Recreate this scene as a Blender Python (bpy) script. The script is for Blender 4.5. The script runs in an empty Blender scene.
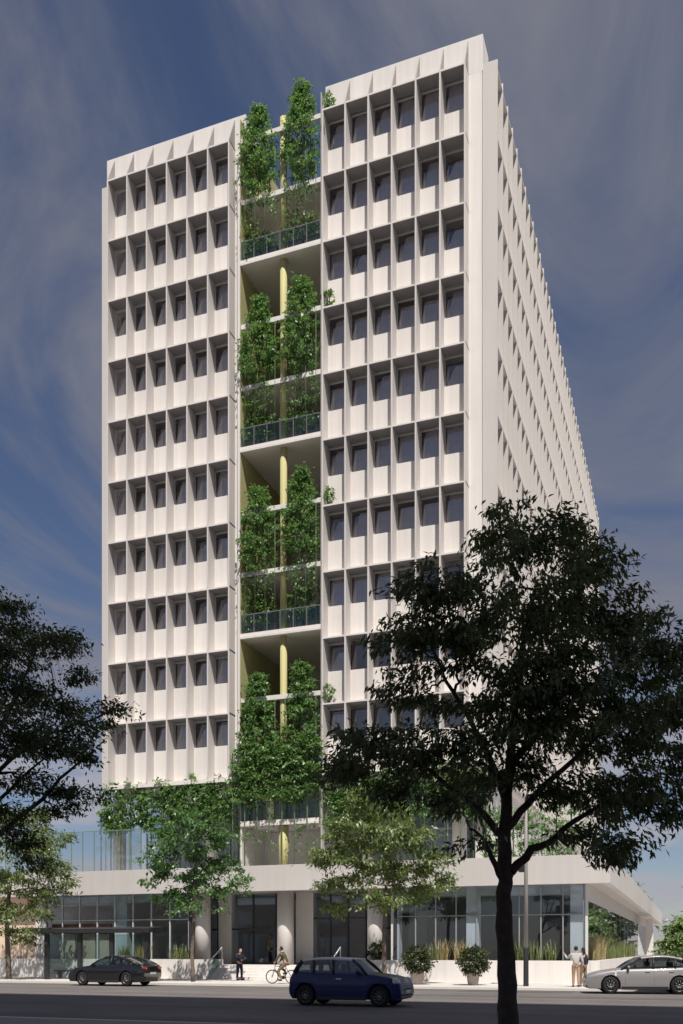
import bpy, bmesh, math, random
import numpy as np
from mathutils import Vector, Matrix
R = math.radians
scene = bpy.context.scene
SKYROT,SKYX,SKYY,CLOUD=-12,12.3,8.7,.95
CL0,CL1,CLS=.34,.66,1.2
SKYTINT=(.98,.95,1.06,1); CLOUDC=(3.4,3.45,4.1,1); CUMC=(6.8,6.8,7.6,1)
SKYS=.06; EXPO=.05
CUML=(5.15,10.4,2.5)
COL = scene.collection
TH = math.atan(352.9/950.8); CT, ST = math.cos(TH), math.sin(TH)
F, CX, HZ, CAMZ, CAMY = 950.8, 341.5, 950.0, 1.68, 1.65
PAVE = 0.08

def on_plane(px, yb):                      # street coordinate x of photo column px on a plane parallel to the facade
    t = (px-CX)/F
    Y = (yb-CAMY)/(ST*t+CT)
    return Y*(CT*t-ST)
def depth(px, yb):
    return (yb-CAMY)/(ST*(px-CX)/F+CT)
def world(px, py, Y):                      # photo point at camera depth Y -> real place
    X = (px-CX)/F*Y
    return Vector((CT*X-ST*Y, ST*X+CT*Y+CAMY, CAMZ+(HZ-py)*Y/F))

# ------------------------------------------------------------------ objects
def tag(o, label=None, cat=None, group=None, kind=None):
    if label: o['label'] = label
    if cat: o['category'] = cat
    if group: o['group'] = group
    if kind: o['kind'] = kind
    return o
def thing(name, label, cat, loc=(0,0,0), rz=0, group=None):
    o = bpy.data.objects.new(name, None); COL.objects.link(o)
    o.empty_display_size = .2
    o.location = loc; o.rotation_euler = (0,0,rz)
    return tag(o, label, cat, group)
def copy_tree(o, parent=None):
    c = o.copy(); COL.objects.link(c); c.parent = parent
    for ch in list(o.children): copy_tree(ch, c)
    return c

class MB:
    def __init__(s): s.v=[]; s.f=[]; s.m=[]; s.sm=[]
    def add(s, vs, fs, mi=0, smooth=False):
        n=len(s.v); s.v += [tuple(p) for p in vs]
        for f in fs: s.f.append(tuple(n+i for i in f)); s.m.append(mi); s.sm.append(smooth)
        return s
    def box(s, x0,x1,y0,y1,z0,z1, mi=0):
        return s.add([(x0,y0,z0),(x1,y0,z0),(x1,y1,z0),(x0,y1,z0),(x0,y0,z1),(x1,y0,z1),(x1,y1,z1),(x0,y1,z1)],
            [(3,2,1,0),(4,5,6,7),(0,1,5,4),(1,2,6,5),(2,3,7,6),(3,0,4,7)], mi)
    def tube(s, pts, rad, n=8, mi=0, cap=True):
        pts=[Vector(p) for p in pts]
        if not hasattr(rad,'__len__'): rad=[rad]*len(pts)
        base=len(s.v); up=None
        for i,p in enumerate(pts):
            d=(pts[min(i+1,len(pts)-1)]-pts[max(i-1,0)])
            if d.length<1e-9: d=Vector((0,0,1))
            d.normalize()
            if up is None: up = Vector((1,0,0)) if abs(d.x)<.9 else Vector((0,1,0))
            a=(up-d*up.dot(d)).normalized(); b=d.cross(a); up=a
            for k in range(n):
                w=2*math.pi*k/n
                q=p+(a*math.cos(w)+b*math.sin(w))*rad[i]
                s.v.append((q.x,q.y,q.z))
        for i in range(len(pts)-1):
            for k in range(n):
                k2=(k+1)%n
                s.f.append((base+i*n+k,base+i*n+k2,base+(i+1)*n+k2,base+(i+1)*n+k)); s.m.append(mi); s.sm.append(True)
        if cap:
            s.f.append(tuple(base+k for k in reversed(range(n)))); s.m.append(mi); s.sm.append(False)
            e=base+(len(pts)-1)*n
            s.f.append(tuple(e+k for k in range(n))); s.m.append(mi); s.sm.append(False)
        return s
    def lathe(s, prof, c=(0,0,0), n=20, mi=0, axis='z', smooth=True, cap=True):
        base=len(s.v)
        for r,h in prof:
            for k in range(n):
                w=2*math.pi*k/n; a,b=r*math.cos(w),r*math.sin(w)
                if axis=='z': s.v.append((c[0]+a,c[1]+b,c[2]+h))
                elif axis=='y': s.v.append((c[0]+a,c[1]+h,c[2]-b))
                else: s.v.append((c[0]+h,c[1]+a,c[2]+b))
        for i in range(len(prof)-1):
            for k in range(n):
                k2=(k+1)%n
                s.f.append((base+i*n+k,base+i*n+k2,base+(i+1)*n+k2,base+(i+1)*n+k)); s.m.append(mi); s.sm.append(smooth)
        if not cap: return s
        s.f.append(tuple(base+k for k in reversed(range(n)))); s.m.append(mi); s.sm.append(False)
        e=base+(len(prof)-1)*n
        s.f.append(tuple(e+k for k in range(n))); s.m.append(mi); s.sm.append(False)
        return s
    def ball(s, c, r, n=12, m=8, mi=0, fn=None):
        r = r if hasattr(r,'__len__') else (r,r,r)
        base=len(s.v)
        for i in range(m+1):
            ph=math.pi*i/m
            for k in range(n):
                w=2*math.pi*k/n
                p=Vector((math.sin(ph)*math.cos(w),math.sin(ph)*math.sin(w),math.cos(ph)))
                q=Vector((p.x*r[0],p.y*r[1],p.z*r[2]))
                if fn: q=fn(p,q)
                s.v.append((c[0]+q.x,c[1]+q.y,c[2]+q.z))
        for i in range(m):
            for k in range(n):
                k2=(k+1)%n
                s.f.append((base+i*n+k,base+(i+1)*n+k,base+(i+1)*n+k2,base+i*n+k2)); s.m.append(mi); s.sm.append(True)
        return s
    def prism(s, poly, y0, y1, axis='y', mi=0):      # polygon in x,z swept along y (or y,z along x)
        n=len(poly)
        if axis=='y': a=[(p[0],y0,p[1]) for p in poly]; b=[(p[0],y1,p[1]) for p in poly]
        else: a=[(y0,p[0],p[1]) for p in poly]; b=[(y1,p[0],p[1]) for p in poly]
        return s.add(a+b, [tuple(range(n)), tuple(range(2*n-1,n-1,-1))]+[(i,i+n,(i+1)%n+n,(i+1)%n) for i in range(n)], mi)
    def mesh(s, name, mats):
        me=bpy.data.meshes.new(name)
        me.from_pydata(s.v,[],s.f)
        if not hasattr(mats,'__len__'): mats=[mats]
        for m in mats: me.materials.append(m)
        me.polygons.foreach_set('material_index', s.m)
        me.polygons.foreach_set('use_smooth', s.sm)
        me.update()
        return me
    def build(s, name, mats, parent=None, loc=None, fixn=False):
        me=s.mesh(name,mats)
        if fixn:
            bm=bmesh.new(); bm.from_mesh(me); bmesh.ops.recalc_face_normals(bm,faces=bm.faces); bm.to_mesh(me); bm.free()
        o=bpy.data.objects.new(name,me); COL.objects.link(o)
        if parent is not None: o.parent=parent
        if loc is not None: o.location=loc
        return o
def inst(name, me, parent, loc=(0,0,0), rot=(0,0,0), scale=(1,1,1)):
    o=bpy.data.objects.new(name,me); COL.objects.link(o); o.parent=parent; o.location=loc; o.rotation_euler=rot; o.scale=scale
    return o
def bevel(o, w=.02, seg=2):
    m=o.modifiers.new('edge','BEVEL'); m.width=w; m.segments=seg; m.limit_method='ANGLE'; m.angle_limit=R(40)
    return o

# ------------------------------------------------------------------ materials
def new_mat(name):
    m=bpy.data.materials.new(name); m.use_nodes=True
    nt=m.node_tree; nt.nodes.clear()
    out=nt.nodes.new('ShaderNodeOutputMaterial')
    return m, nt, out
def mat(name, col, rough=.7, var=.08, scale=.6, bump=0, bscale=30, metal=0, spec=.4, coat=0, streak=0, fine=0, isl=0, along=0):
    m,nt,out=new_mat(name); N=nt.nodes.new; L=nt.links.new
    b=N('ShaderNodeBsdfPrincipled'); L(b.outputs[0],out.inputs[0])
    b.inputs['Roughness'].default_value=rough; b.inputs['Metallic'].default_value=metal
    b.inputs['Specular IOR Level'].default_value=spec; b.inputs['Coat Weight'].default_value=coat
    b.inputs['Coat Roughness'].default_value=.04
    tc=N('ShaderNodeTexCoord')
    no=N('ShaderNodeTexNoise'); no.inputs['Scale'].default_value=scale; no.inputs['Detail'].default_value=6; no.inputs['Roughness'].default_value=.6
    L(tc.outputs['Object'],no.inputs['Vector'])
    mr=N('ShaderNodeMapRange'); mr.inputs[1].default_value=.3; mr.inputs[2].default_value=.7
    mr.inputs[3].default_value=1-var; mr.inputs[4].default_value=1+var
    L(no.outputs[0],mr.inputs[0])
    last=mr.outputs[0]
    def mul(a,bk):
        q=N('ShaderNodeMath'); q.operation='MULTIPLY'; L(a,q.inputs[0]); L(bk,q.inputs[1]); return q.outputs[0]
    if streak:
        mp=N('ShaderNodeMapping'); mp.inputs['Scale'].default_value=(3.0,3.0,.12); L(tc.outputs['Object'],mp.inputs[0])
        n2=N('ShaderNodeTexNoise'); n2.inputs['Scale'].default_value=1; n2.inputs['Detail'].default_value=4; L(mp.outputs[0],n2.inputs['Vector'])
        m2=N('ShaderNodeMapRange'); m2.inputs[1].default_value=.35; m2.inputs[2].default_value=.7; m2.inputs[3].default_value=1; m2.inputs[4].default_value=1-streak
        L(n2.outputs[0],m2.inputs[0]); last=mul(last,m2.outputs[0])
    if isl:
        gg=N('ShaderNodeNewGeometry'); m4=N('ShaderNodeMapRange'); m4.inputs[3].default_value=1-isl; m4.inputs[4].default_value=1+isl*.4
        L(gg.outputs['Random Per Island'],m4.inputs[0]); last=mul(last,m4.outputs[0])
    if along:
        mp4=N('ShaderNodeMapping'); mp4.inputs['Scale'].default_value=(.03,.9,1); L(tc.outputs['Object'],mp4.inputs[0])
        n4=N('ShaderNodeTexNoise'); n4.inputs['Scale'].default_value=1; n4.inputs['Detail'].default_value=5; L(mp4.outputs[0],n4.inputs['Vector'])
        m5=N('ShaderNodeMapRange'); m5.inputs[1].default_value=.35; m5.inputs[2].default_value=.65; m5.inputs[3].default_value=1-along; m5.inputs[4].default_value=1+along
        L(n4.outputs[0],m5.inputs[0]); last=mul(last,m5.outputs[0])
    if fine:
        n3=N('ShaderNodeTexNoise'); n3.inputs['Scale'].default_value=60; n3.inputs['Detail'].default_value=3; L(tc.outputs['Object'],n3.inputs['Vector'])
        m3=N('ShaderNodeMapRange'); m3.inputs[1].default_value=.3; m3.inputs[2].default_value=.7; m3.inputs[3].default_value=1-fine; m3.inputs[4].default_value=1+fine
        L(n3.outputs[0],m3.inputs[0]); last=mul(last,m3.outputs[0])
    cm=N('ShaderNodeVectorMath'); cm.operation='SCALE'; cm.inputs[0].default_value=col[:3]; L(last,cm.inputs['Scale'])
    L(cm.outputs[0],b.inputs['Base Color'])
    if bump:
        nb=N('ShaderNodeTexNoise'); nb.inputs['Scale'].default_value=bscale; nb.inputs['Detail'].default_value=5; L(tc.outputs['Object'],nb.inputs['Vector'])
        bp=N('ShaderNodeBump'); bp.inputs['Strength'].default_value=bump; bp.inputs['Distance'].default_value=.02
        L(nb.outputs[0],bp.inputs['Height']); L(bp.outputs[0],b.inputs['Normal'])
    return m
def glass(name, tint, ior=1.5, boost=0.0, wave=.0, refl=(.92,.95,1)):
    m,nt,out=new_mat(name); N=nt.nodes.new; L=nt.links.new
    tr=N('ShaderNodeBsdfTransparent'); tr.inputs[0].default_value=(*tint,1)
    gl=N('ShaderNodeBsdfGlossy'); gl.inputs['Roughness'].default_value=.015; gl.inputs[0].default_value=(*refl,1)
    g=N('ShaderNodeNewGeometry'); dt=N('ShaderNodeVectorMath'); dt.operation='DOT_PRODUCT'; L(g.outputs['Incoming'],dt.inputs[0]); L(g.outputs['Normal'],dt.inputs[1])
    def mt(op,x,y,clamp=False):
        n=N('ShaderNodeMath'); n.operation=op; n.use_clamp=clamp
        for i,q in enumerate((x,y)):
            if isinstance(q,(int,float)): n.inputs[i].default_value=q
            else: L(q,n.inputs[i])
        return n.outputs[0]
    r0=((ior-1)/(ior+1))**2                       # the same reflection from both faces of a pane
    pw=mt('POWER',mt('SUBTRACT',1.0,mt('ABSOLUTE',dt.outputs['Value'],0.0),True),5.0)
    fac=mt('ADD',mt('MULTIPLY',pw,1-r0),r0+boost,True)
    class _o: outputs=[fac]
    mr=_o
    mx=N('ShaderNodeMixShader'); L(mr.outputs[0],mx.inputs[0]); L(tr.outputs[0],mx.inputs[1]); L(gl.outputs[0],mx.inputs[2])
    L(mx.outputs[0],out.inputs[0])
    if wave:
        tc=N('ShaderNodeTexCoord'); nb=N('ShaderNodeTexNoise'); nb.inputs['Scale'].default_value=.7; L(tc.outputs['Object'],nb.inputs['Vector'])
        bp=N('ShaderNodeBump'); bp.inputs['Strength'].default_value=wave; bp.inputs['Distance'].default_value=.05
        L(nb.outputs[0],bp.inputs['Height']); L(bp.outputs[0],gl.inputs['Normal'])
    return m
def leaf_mat(name, c0, c1, trans=.3, gloss=.06):
    m,nt,out=new_mat(name); N=nt.nodes.new; L=nt.links.new
    g=N('ShaderNodeNewGeometry'); cr=N('ShaderNodeValToRGB')
    cr.color_ramp.elements[0].color=(*c0,1); cr.color_ramp.elements[1].color=(*c1,1)
    L(g.outputs['Random Per Island'],cr.inputs[0])
    d=N('ShaderNodeBsdfDiffuse'); L(cr.outputs[0],d.inputs[0])
    t=N('ShaderNodeBsdfTranslucent')
    hs=N('ShaderNodeHueSaturation'); hs.inputs['Hue'].default_value=.48; hs.inputs['Saturation'].default_value=1.15; hs.inputs['Value'].default_value=1.3
    L(cr.outputs[0],hs.inputs['Color']); L(hs.outputs[0],t.inputs[0])
    mx=N('ShaderNodeMixShader'); mx.inputs[0].default_value=trans; L(d.outputs[0],mx.inputs[1]); L(t.outputs[0],mx.inputs[2])
    gl=N('ShaderNodeBsdfGlossy'); gl.inputs['Roughness'].default_value=.45
    m2=N('ShaderNodeMixShader'); m2.inputs[0].default_value=gloss; L(mx.outputs[0],m2.inputs[1]); L(gl.outputs[0],m2.inputs[2])
    L(m2.outputs[0],out.inputs[0])
    return m
def slab_mat(name, col, sx, sy, joint=.75, var=.06):
    m=mat(name,col,.8,var,.5,fine=.06); nt=m.node_tree; N=nt.nodes.new; L=nt.links.new
    b=[n for n in nt.nodes if n.type=='BSDF_PRINCIPLED'][0]
    src=b.inputs['Base Color'].links[0].from_socket
    tc=[n for n in nt.nodes if n.type=='TEX_COORD'][0]
    br=N('ShaderNodeTexBrick'); br.inputs['Scale'].default_value=1; br.inputs['Brick Width'].default_value=sx; br.inputs['Row Height'].default_value=sy
    br.inputs['Mortar Size'].default_value=.012; br.inputs['Color1'].default_value=(1,1,1,1); br.inputs['Color2'].default_value=(.9,.9,.9,1); br.inputs['Mortar'].default_value=(joint,)*3+(1,)
    L(tc.outputs['Object'],br.inputs[0])
    mm=N('ShaderNodeVectorMath'); mm.operation='MULTIPLY'; L(src,mm.inputs[0]); L(br.outputs[0],mm.inputs[1]); L(mm.outputs[0],b.inputs['Base Color'])
    return m

M = dict(
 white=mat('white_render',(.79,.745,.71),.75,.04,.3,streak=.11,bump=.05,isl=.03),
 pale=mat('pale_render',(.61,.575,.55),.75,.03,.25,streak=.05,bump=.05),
 soffit=mat('soffit_plaster',(.80,.745,.715),.8,.03,.3),
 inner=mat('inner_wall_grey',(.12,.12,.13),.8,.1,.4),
 hoodshade=mat('hood_shade_grey',(.27,.262,.265),.7,.05),  # darkened grey standing in for the shade under the window hoods
 slotgrey=mat('terrace_wall_grey',(.74,.71,.69),.8,.06,.3),
 olive=mat('olive_paint',(.50,.46,.22),.65,.05,.4,streak=.06),
 frame=mat('window_frame_grey',(.66,.66,.67),.45,.03),
 fin=mat('fin_concrete',(.66,.62,.595),.75,.035,.25,streak=.06),
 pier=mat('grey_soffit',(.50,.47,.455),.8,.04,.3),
 rib=mat('parapet_rib_grey',(.36,.345,.335),.8,.04,.4),
 dframe=mat('dark_frame',(.045,.045,.05),.4,.05),
 lframe=mat('light_mullion',(.36,.36,.37),.4,.03),
 pane_reflection=mat('pane_reflection_grey',(.72,.70,.71),.9,.12,2.5),  # pale grey imitating reflected light in the panes
 wglass=glass('window_glass',(.86,.86,.88),1.5,.08,.0,(.92,.87,.84)),
 shop=glass('shopfront_glass',(.86,.91,.95),1.5,.025,.015),
 clear=glass('railing_glass',(.76,.85,.83),1.45,.02,.0,(.75,.8,.8)),
 asphalt=mat('asphalt',(.150,.134,.127),.85,.16,.35,bump=.25,bscale=90,fine=.14,along=.14),
 asphalt2=mat('asphalt_patch',(.11,.105,.10),.85,.1,.5,bump=.25,bscale=90,fine=.12),
 pave=slab_mat('pale_paving',(.66,.62,.58),.6,.6),
 npave=slab_mat('near_paving',(.27,.235,.225),.4,.2),
 kerb=mat('kerb_stone',(.52,.49,.46),.8,.08,1.2),
 soil=mat('soil',(.06,.045,.03),.95,.2,4),
 earth=mat('earth_ground',(.20,.19,.16),.95,.2,.05),
 bark=mat('bark_dark',(.055,.042,.034),.95,.35,5,bump=.8,bscale=16),
 bark2=mat('bark_grey',(.16,.125,.10),.95,.3,5,bump=.6,bscale=18),
 stem=mat('green_stem',(.10,.16,.05),.8,.2,3),
 cable=mat('green_steel_cable',(.17,.24,.14),.5,.1,2),
 steel=mat('steel_post',(.26,.27,.27),.4,.05,metal=.6),
 pole=mat('lamp_pole_grey',(.30,.28,.265),.55,.06),
 dark=mat('dark_metal',(.03,.03,.032),.4,.05),
 planter=mat('planter_brown',(.05,.04,.037),.7,.1),
 pot=mat('clay_pot_grey',(.38,.32,.295),.85,.1,6,bump=.3),
 peach=mat('peach_wall',(.78,.60,.45),.85,.04,.4),
 wood=mat('brown_wood_panel',(.42,.17,.08),.6,.2,1.5),
 beige=mat('beige_panel',(.80,.60,.42),.8,.06,.5),
 floor=mat('interior_floor',(.20,.19,.18),.5,.06),
 brick=mat('brown_brick',(.20,.13,.10),.9,.12,.4),
 opp=mat('opposite_concrete',(.46,.44,.42),.85,.08,.3),
 oppglass=mat('opposite_window',(.03,.035,.04),.1,.05,spec=.6),
 rubber=mat('tyre_rubber',(.015,.015,.016),.8,.1),
 rim=mat('alloy_rim',(.22,.215,.21),.4,.05,metal=.9),
 chrome=mat('chrome',(.7,.7,.7),.12,.01,metal=1),
 blackcar=mat('black_paint',(.008,.008,.01),.25,.02,coat=1),
 bluecar=mat('blue_paint',(.010,.022,.105),.36,.03,coat=.3,spec=.3),
 silver=mat('silver_paint',(.29,.28,.28),.5,.03,coat=.3,metal=.3),
 roofgrey=mat('grey_roof_paint',(.70,.67,.65),.4,.03,coat=.5),
 screen=glass('wind_screen_glass',(.91,.935,.95),1.5,.06),
 carglass=glass('car_glass',(.30,.33,.34),1.5,.06),
 tealglass=glass('car_windscreen_teal',(.45,.62,.58),1.5,.10),
 lamp=mat('headlight_lens',(.55,.57,.6),.1,.02,coat=1),
 red=mat('tail_light_red',(.35,.012,.012),.2,.02,coat=1),
 plate=mat('number_plate',(.6,.6,.58),.5,.02),
 seat=mat('car_seat',(.10,.09,.085),.8,.1),
 pseat=mat('pale_headrest',(.62,.60,.57),.8,.05),
 skin=mat('skin',(.50,.31,.23),.55,.05),
 hair=mat('dark_hair',(.02,.014,.01),.6,.1,20),
 navy=mat('navy_cloth',(.018,.02,.04),.9,.1,6),
 olivec=mat('olive_cloth',(.095,.085,.05),.9,.1,6),
 khaki=mat('khaki_cloth',(.22,.16,.10),.9,.1,6),
 tan=mat('tan_cloth',(.40,.27,.17),.9,.08,6),
 greyc=mat('pale_grey_cloth',(.50,.48,.46),.9,.06,6),
 camel=mat('camel_coat',(.45,.29,.16),.9,.06,6),
 black=mat('black_leather',(.012,.012,.012),.5,.1),
 paper=mat('white_card',(.75,.75,.73),.7,.02),
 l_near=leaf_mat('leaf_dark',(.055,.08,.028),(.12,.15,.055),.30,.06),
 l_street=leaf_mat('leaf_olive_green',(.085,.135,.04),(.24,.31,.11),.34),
 l_street2=leaf_mat('leaf_fresh_green',(.06,.14,.045),(.16,.29,.10),.34),
 l_climb=leaf_mat('leaf_climber',(.08,.17,.05),(.205,.36,.12),.40),
 l_pot=leaf_mat('leaf_potted',(.035,.05,.018),(.10,.125,.045),.2),
 l_grass=leaf_mat('grass_green',(.12,.16,.05),(.26,.30,.12),.3),
 l_straw=leaf_mat('grass_straw',(.32,.27,.12),(.50,.43,.23),.3),
 l_far=leaf_mat('leaf_far',(.07,.13,.035),(.20,.30,.08),.3),
)

# ------------------------------------------------------------------ foliage
def leaf_mesh(name, base, axis, nrm, length, width, m):
    base=np.asarray(base,float); axis=np.asarray(axis,float); nrm=np.asarray(nrm,float)
    axis/= np.linalg.norm(axis,axis=1,keepdims=True)+1e-9
    side=np.cross(axis,nrm); side/= np.linalg.norm(side,axis=1,keepdims=True)+1e-9
    up=np.cross(side,axis)
    L=np.asarray(length)[:,None]; W=np.asarray(width)[:,None]
    n=len(base)
    v=np.empty((n,4,3))
    v[:,0]=base; v[:,1]=base+axis*L*.45+side*W*.5+up*W*.12; v[:,2]=base+axis*L-up*L*.10; v[:,3]=base+axis*L*.45-side*W*.5+up*W*.12
    me=bpy.data.meshes.new(name)
    me.vertices.add(n*4); me.vertices.foreach_set('co',v.reshape(-1))
    me.loops.add(n*4); me.loops.foreach_set('vertex_index',np.arange(n*4,dtype=np.int32))
    me.polygons.add(n); me.polygons.foreach_set('loop_start',np.arange(0,n*4,4,dtype=np.int32))
    me.materials.append(m); me.update(calc_edges=True); me.validate()
    return me
def leaf_obj(name, data, m, parent, rng, droop=.45, wr=.42):
    # data: list of (centre, outward axis, spread radius, count, leaf size)
    B=[];A=[];NN=[];Ls=[]
    for c,ax,sp,cnt,ls in data:
        c=np.array(c); ax=np.array(ax,float); ax/=np.linalg.norm(ax)+1e-9
        t=rng.random((cnt,1))
        off=rng.normal(0,1,(cnt,3))*np.array([.5,.5,.26])*sp
        b=c+ax*(t-.35)*sp*1.5+off
        a=ax*.7+rng.normal(0,.75,(cnt,3)); a[:,2]-=droop
        nn=rng.normal(0,.45,(cnt,3)); nn[:,2]+=1
        B.append(b);A.append(a);NN.append(nn);Ls.append(ls*(.65+.7*rng.random(cnt)))
    B=np.concatenate(B);A=np.concatenate(A);NN=np.concatenate(NN);Ls=np.concatenate(Ls)
    o=bpy.data.objects.new(name, leaf_mesh(name,B,A,NN,Ls,Ls*wr,m)); COL.objects.link(o); o.parent=parent
    return o
def curve_pts(a,b,sag,n,rng,jit):
    a=Vector(a);b=Vector(b); out=[]
    L=(b-a).length
    for i in range(n+1):
        t=i/n; p=a.lerp(b,t); p.z+=sag*L*math.sin(math.pi*t)
        if 0<i<n: p+=Vector(rng.normal(0,jit*L,3))
        out.append(p)
    return out
def tree(name,label,base,trunk,rad,lobes,leaf,bark,lsize,per,seed,group=None,fork=.62,droop=.45,wr=.42,nside=10,spread=.42,cat='tree',shell=.5,limbs_=()):
    """trunk: world points bottom->fork. lobes: (centre, (rx,ry,rz), number of leaf sprays)."""
    rng=np.random.default_rng(seed)
    base=Vector(base)
    t=thing(name,label,cat,base,0,group)
    mb=MB()
    tp=[Vector(p)-base for p in trunk]
    rr=[rad*(1.08 if i==0 else 1)*(1-.35*i/(len(tp)-1)) for i in range(len(tp))]
    tq=[];tr_=[]                                 # finer, slightly uneven trunk
    for i in range(len(tp)-1):
        for j in range(4):
            u=j/4; tq.append(tp[i].lerp(tp[i+1],u)+(Vector((*rng.normal(0,rad*.045,2),0)) if i+j else Vector())); tr_.append((rr[i]+(rr[i+1]-rr[i])*u)*(1+rng.normal(0,.035)))
    tq.append(tp[-1]); tr_.append(rr[-1])
    mb.tube(tq,tr_,nside)
    top=tp[-1]; data=[]
    limbs=[]                                   # (point, radius) of every limb point so far
    for i in range(7):
        q=tp[-2].lerp(tp[-1],.35+.65*i/6); limbs.append((q,rr[-1]*.72,0))
    for pts,ra,rb in limbs_:                   # main limbs given by hand
        q=[Vector(a)-base for a in pts]; fine=[]
        for i in range(len(q)-1):
            for j in range(3): fine.append(q[i].lerp(q[i+1],j/3)+(Vector(rng.normal(0,.012,3)) if i+j else Vector()))
        fine.append(q[-1]); m=len(fine)
        lr=[ra+(rb-ra)*i/(m-1) for i in range(m)]
        mb.tube(fine,lr,9,cap=False)
        L0=0
        for i in range(2,m): L0+=(fine[i]-fine[i-1]).length; limbs.append((fine[i],lr[i],L0*.5))
    order=sorted(lobes,key=lambda l:(Vector(l[0])-base-top).length)
    for c,r,cnt in order:
        c=Vector(c)-base; r=Vector(r)
        def cost(e):
            return (e[0]-c).length+.45*e[2]
        s,sr,sd=min(limbs,key=cost)
        d=(c-s).length
        limb=curve_pts(s,c+Vector(rng.normal(0,.15,3))*r.x,-.09 if c.z-s.z>.3*d else .06,7,rng,.03)
        r0=min(sr*.85,rad*(.20+.065*min(d,4)))
        lr=[r0*(1-.82*i/7) for i in range(8)]
        mb.tube(limb,lr,7,cap=False)
        for i in range(2,8): limbs.append((limb[i],lr[i],sd+d*i/7))
        for k in range(cnt):
            u=rng.normal(0,1,3); u/=np.linalg.norm(u)
            q=u*(rng.random()**shell)
            p=c+Vector((q[0]*r.x,q[1]*r.y,q[2]*r.z))
            ax=Vector((p.x-top.x,p.y-top.y,(p.z-c.z)*.5)); ax.normalize()
            ax=(ax+Vector(u)*.6); ax.z*=.5; ax.normalize()
            data.append((p,ax,spread*(.7+.6*rng.random()),per,lsize))
            if k%2==0:
                j=3+int(rng.integers(0,5)); a=limb[j]
                tw=curve_pts(a,p,.05,3,rng,.05)
                w=min(lr[j]*.5,rad*.06)
                mb.tube(tw,[w,w*.7,w*.45,w*.25],4,cap=False)
    mb.build('trunk',bark,t)
    leaf_obj('crown',data,leaf,t,rng,droop,wr)
    return t
def shrub(name,label,base,r,h,leaf,lsize,n,seed,cat='shrub',group=None,stemr=.02,flat=.9):
    rng=np.random.default_rng(seed); t=thing(name,label,cat,base,0,group)
    data=[];mb=MB()
    for k in range(n):
        u=rng.normal(0,1,3); u/=np.linalg.norm(u); q=u*(.55+.45*rng.random())
        p=Vector((q[0]*r,q[1]*r,h*.55+q[2]*h*.45*flat))
        data.append((p,Vector((u[0],u[1],u[2]*.6+.2)),r*.28,9,lsize))
        if k%3==0: mb.tube([(q[0]*.1*r,q[1]*.1*r,0),p*.55,p],[stemr,stemr*.6,stemr*.25],4,cap=False)
    mb.build('stem',M['stem'],t); leaf_obj('foliage',data,leaf,t,rng,.15,.5)
    return t
def grass(name,label,x0,x1,y0,y1,z,h,n,m,seed,cat='grass clump',group=None):
    rng=np.random.default_rng(seed)
    cx,cy=(x0+x1)/2,(y0+y1)/2
    V=MB()
    for k in range(n):
        bx=rng.uniform(x0,x1)-cx; by=rng.uniform(y0,y1)-cy; hh=h*rng.uniform(.55,1.1); a=rng.uniform(0,6.283); lean=rng.uniform(.1,.6)*hh
        w=.018
        dx,dy=math.cos(a),math.sin(a); px,py=-dy*w,dx*w
        p=[(bx,by,0),(bx+dx*lean*.35,by+dy*lean*.35,hh*.6),(bx+dx*lean,by+dy*lean,hh)]
        V.add([(bx-px,by-py,0),(bx+px,by+py,0),(p[1][0]+px*.8,p[1][1]+py*.8,p[1][2]),(p[1][0]-px*.8,p[1][1]-py*.8,p[1][2]),p[2]],[(0,1,2,3),(3,2,4)])
    o=V.build(name,m,None,(cx,cy,z))
    return tag(o,label,cat,group)
# ================================================================== THE SETTING
KY0, KY1, WY = 20.3, 41.8, 48.7           # near kerb, far kerb, planter wall
XA, XB = -220, 160
def struct(name, mb, m, kind='structure'):
    return tag(mb.build(name,m),kind=kind)
mb=MB(); mb.add([(-3000,-3000,-.06),(3000,-3000,-.06),(3000,3000,-.06),(-3000,3000,-.06)],[(0,1,2,3)]); struct('ground',mb,M['earth'])
mb=MB(); mb.add([(XA,KY0,0),(XB,KY0,0),(XB,KY1,0),(XA,KY1,0)],[(0,1,2,3)]); struct('road',mb,M['asphalt'])
mb=MB(); mb.box(XA,XB,KY1,KY1+.22,-.2,PAVE+.003); struct('kerb',mb,M['kerb'])
mb=MB(); mb.box(XA,XB,KY0-.22,KY0,-.2,PAVE+.003); struct('kerb',mb,M['kerb'])
mb=MB(); mb.box(XA,XB,KY1+.22,150,-.2,PAVE); struct('pavement',mb,M['pave'])
mb=MB(); mb.box(XA,XB,-7.9,KY0-.22,-.2,PAVE); struct('pavement',mb,M['npave'])
# wheel-worn strips and repair patches on the carriageway
mb=MB()
rg=random.Random(4)
for x0,x1,y0,y1 in [(-60,-33,38.6,40.2),(-14,9,35.2,36.4),(-40,-22,26.2,27.0),(-9,-4.5,39.3,41.2)]:
    mb.add([(x0,y0,.004),(x1,y0,.004),(x1,y1,.004),(x0,y1,.004)],[(0,1,2,3)])
struct('road_patch',mb,M['asphalt2'])
mb=MB(); mb.add([(XA,KY1-.34,.004),(XB,KY1-.34,.004),(XB,KY1-.01,.004),(XA,KY1-.01,.004)],[(0,1,2,3)]); struct('gutter',mb,M['kerb'])

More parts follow.
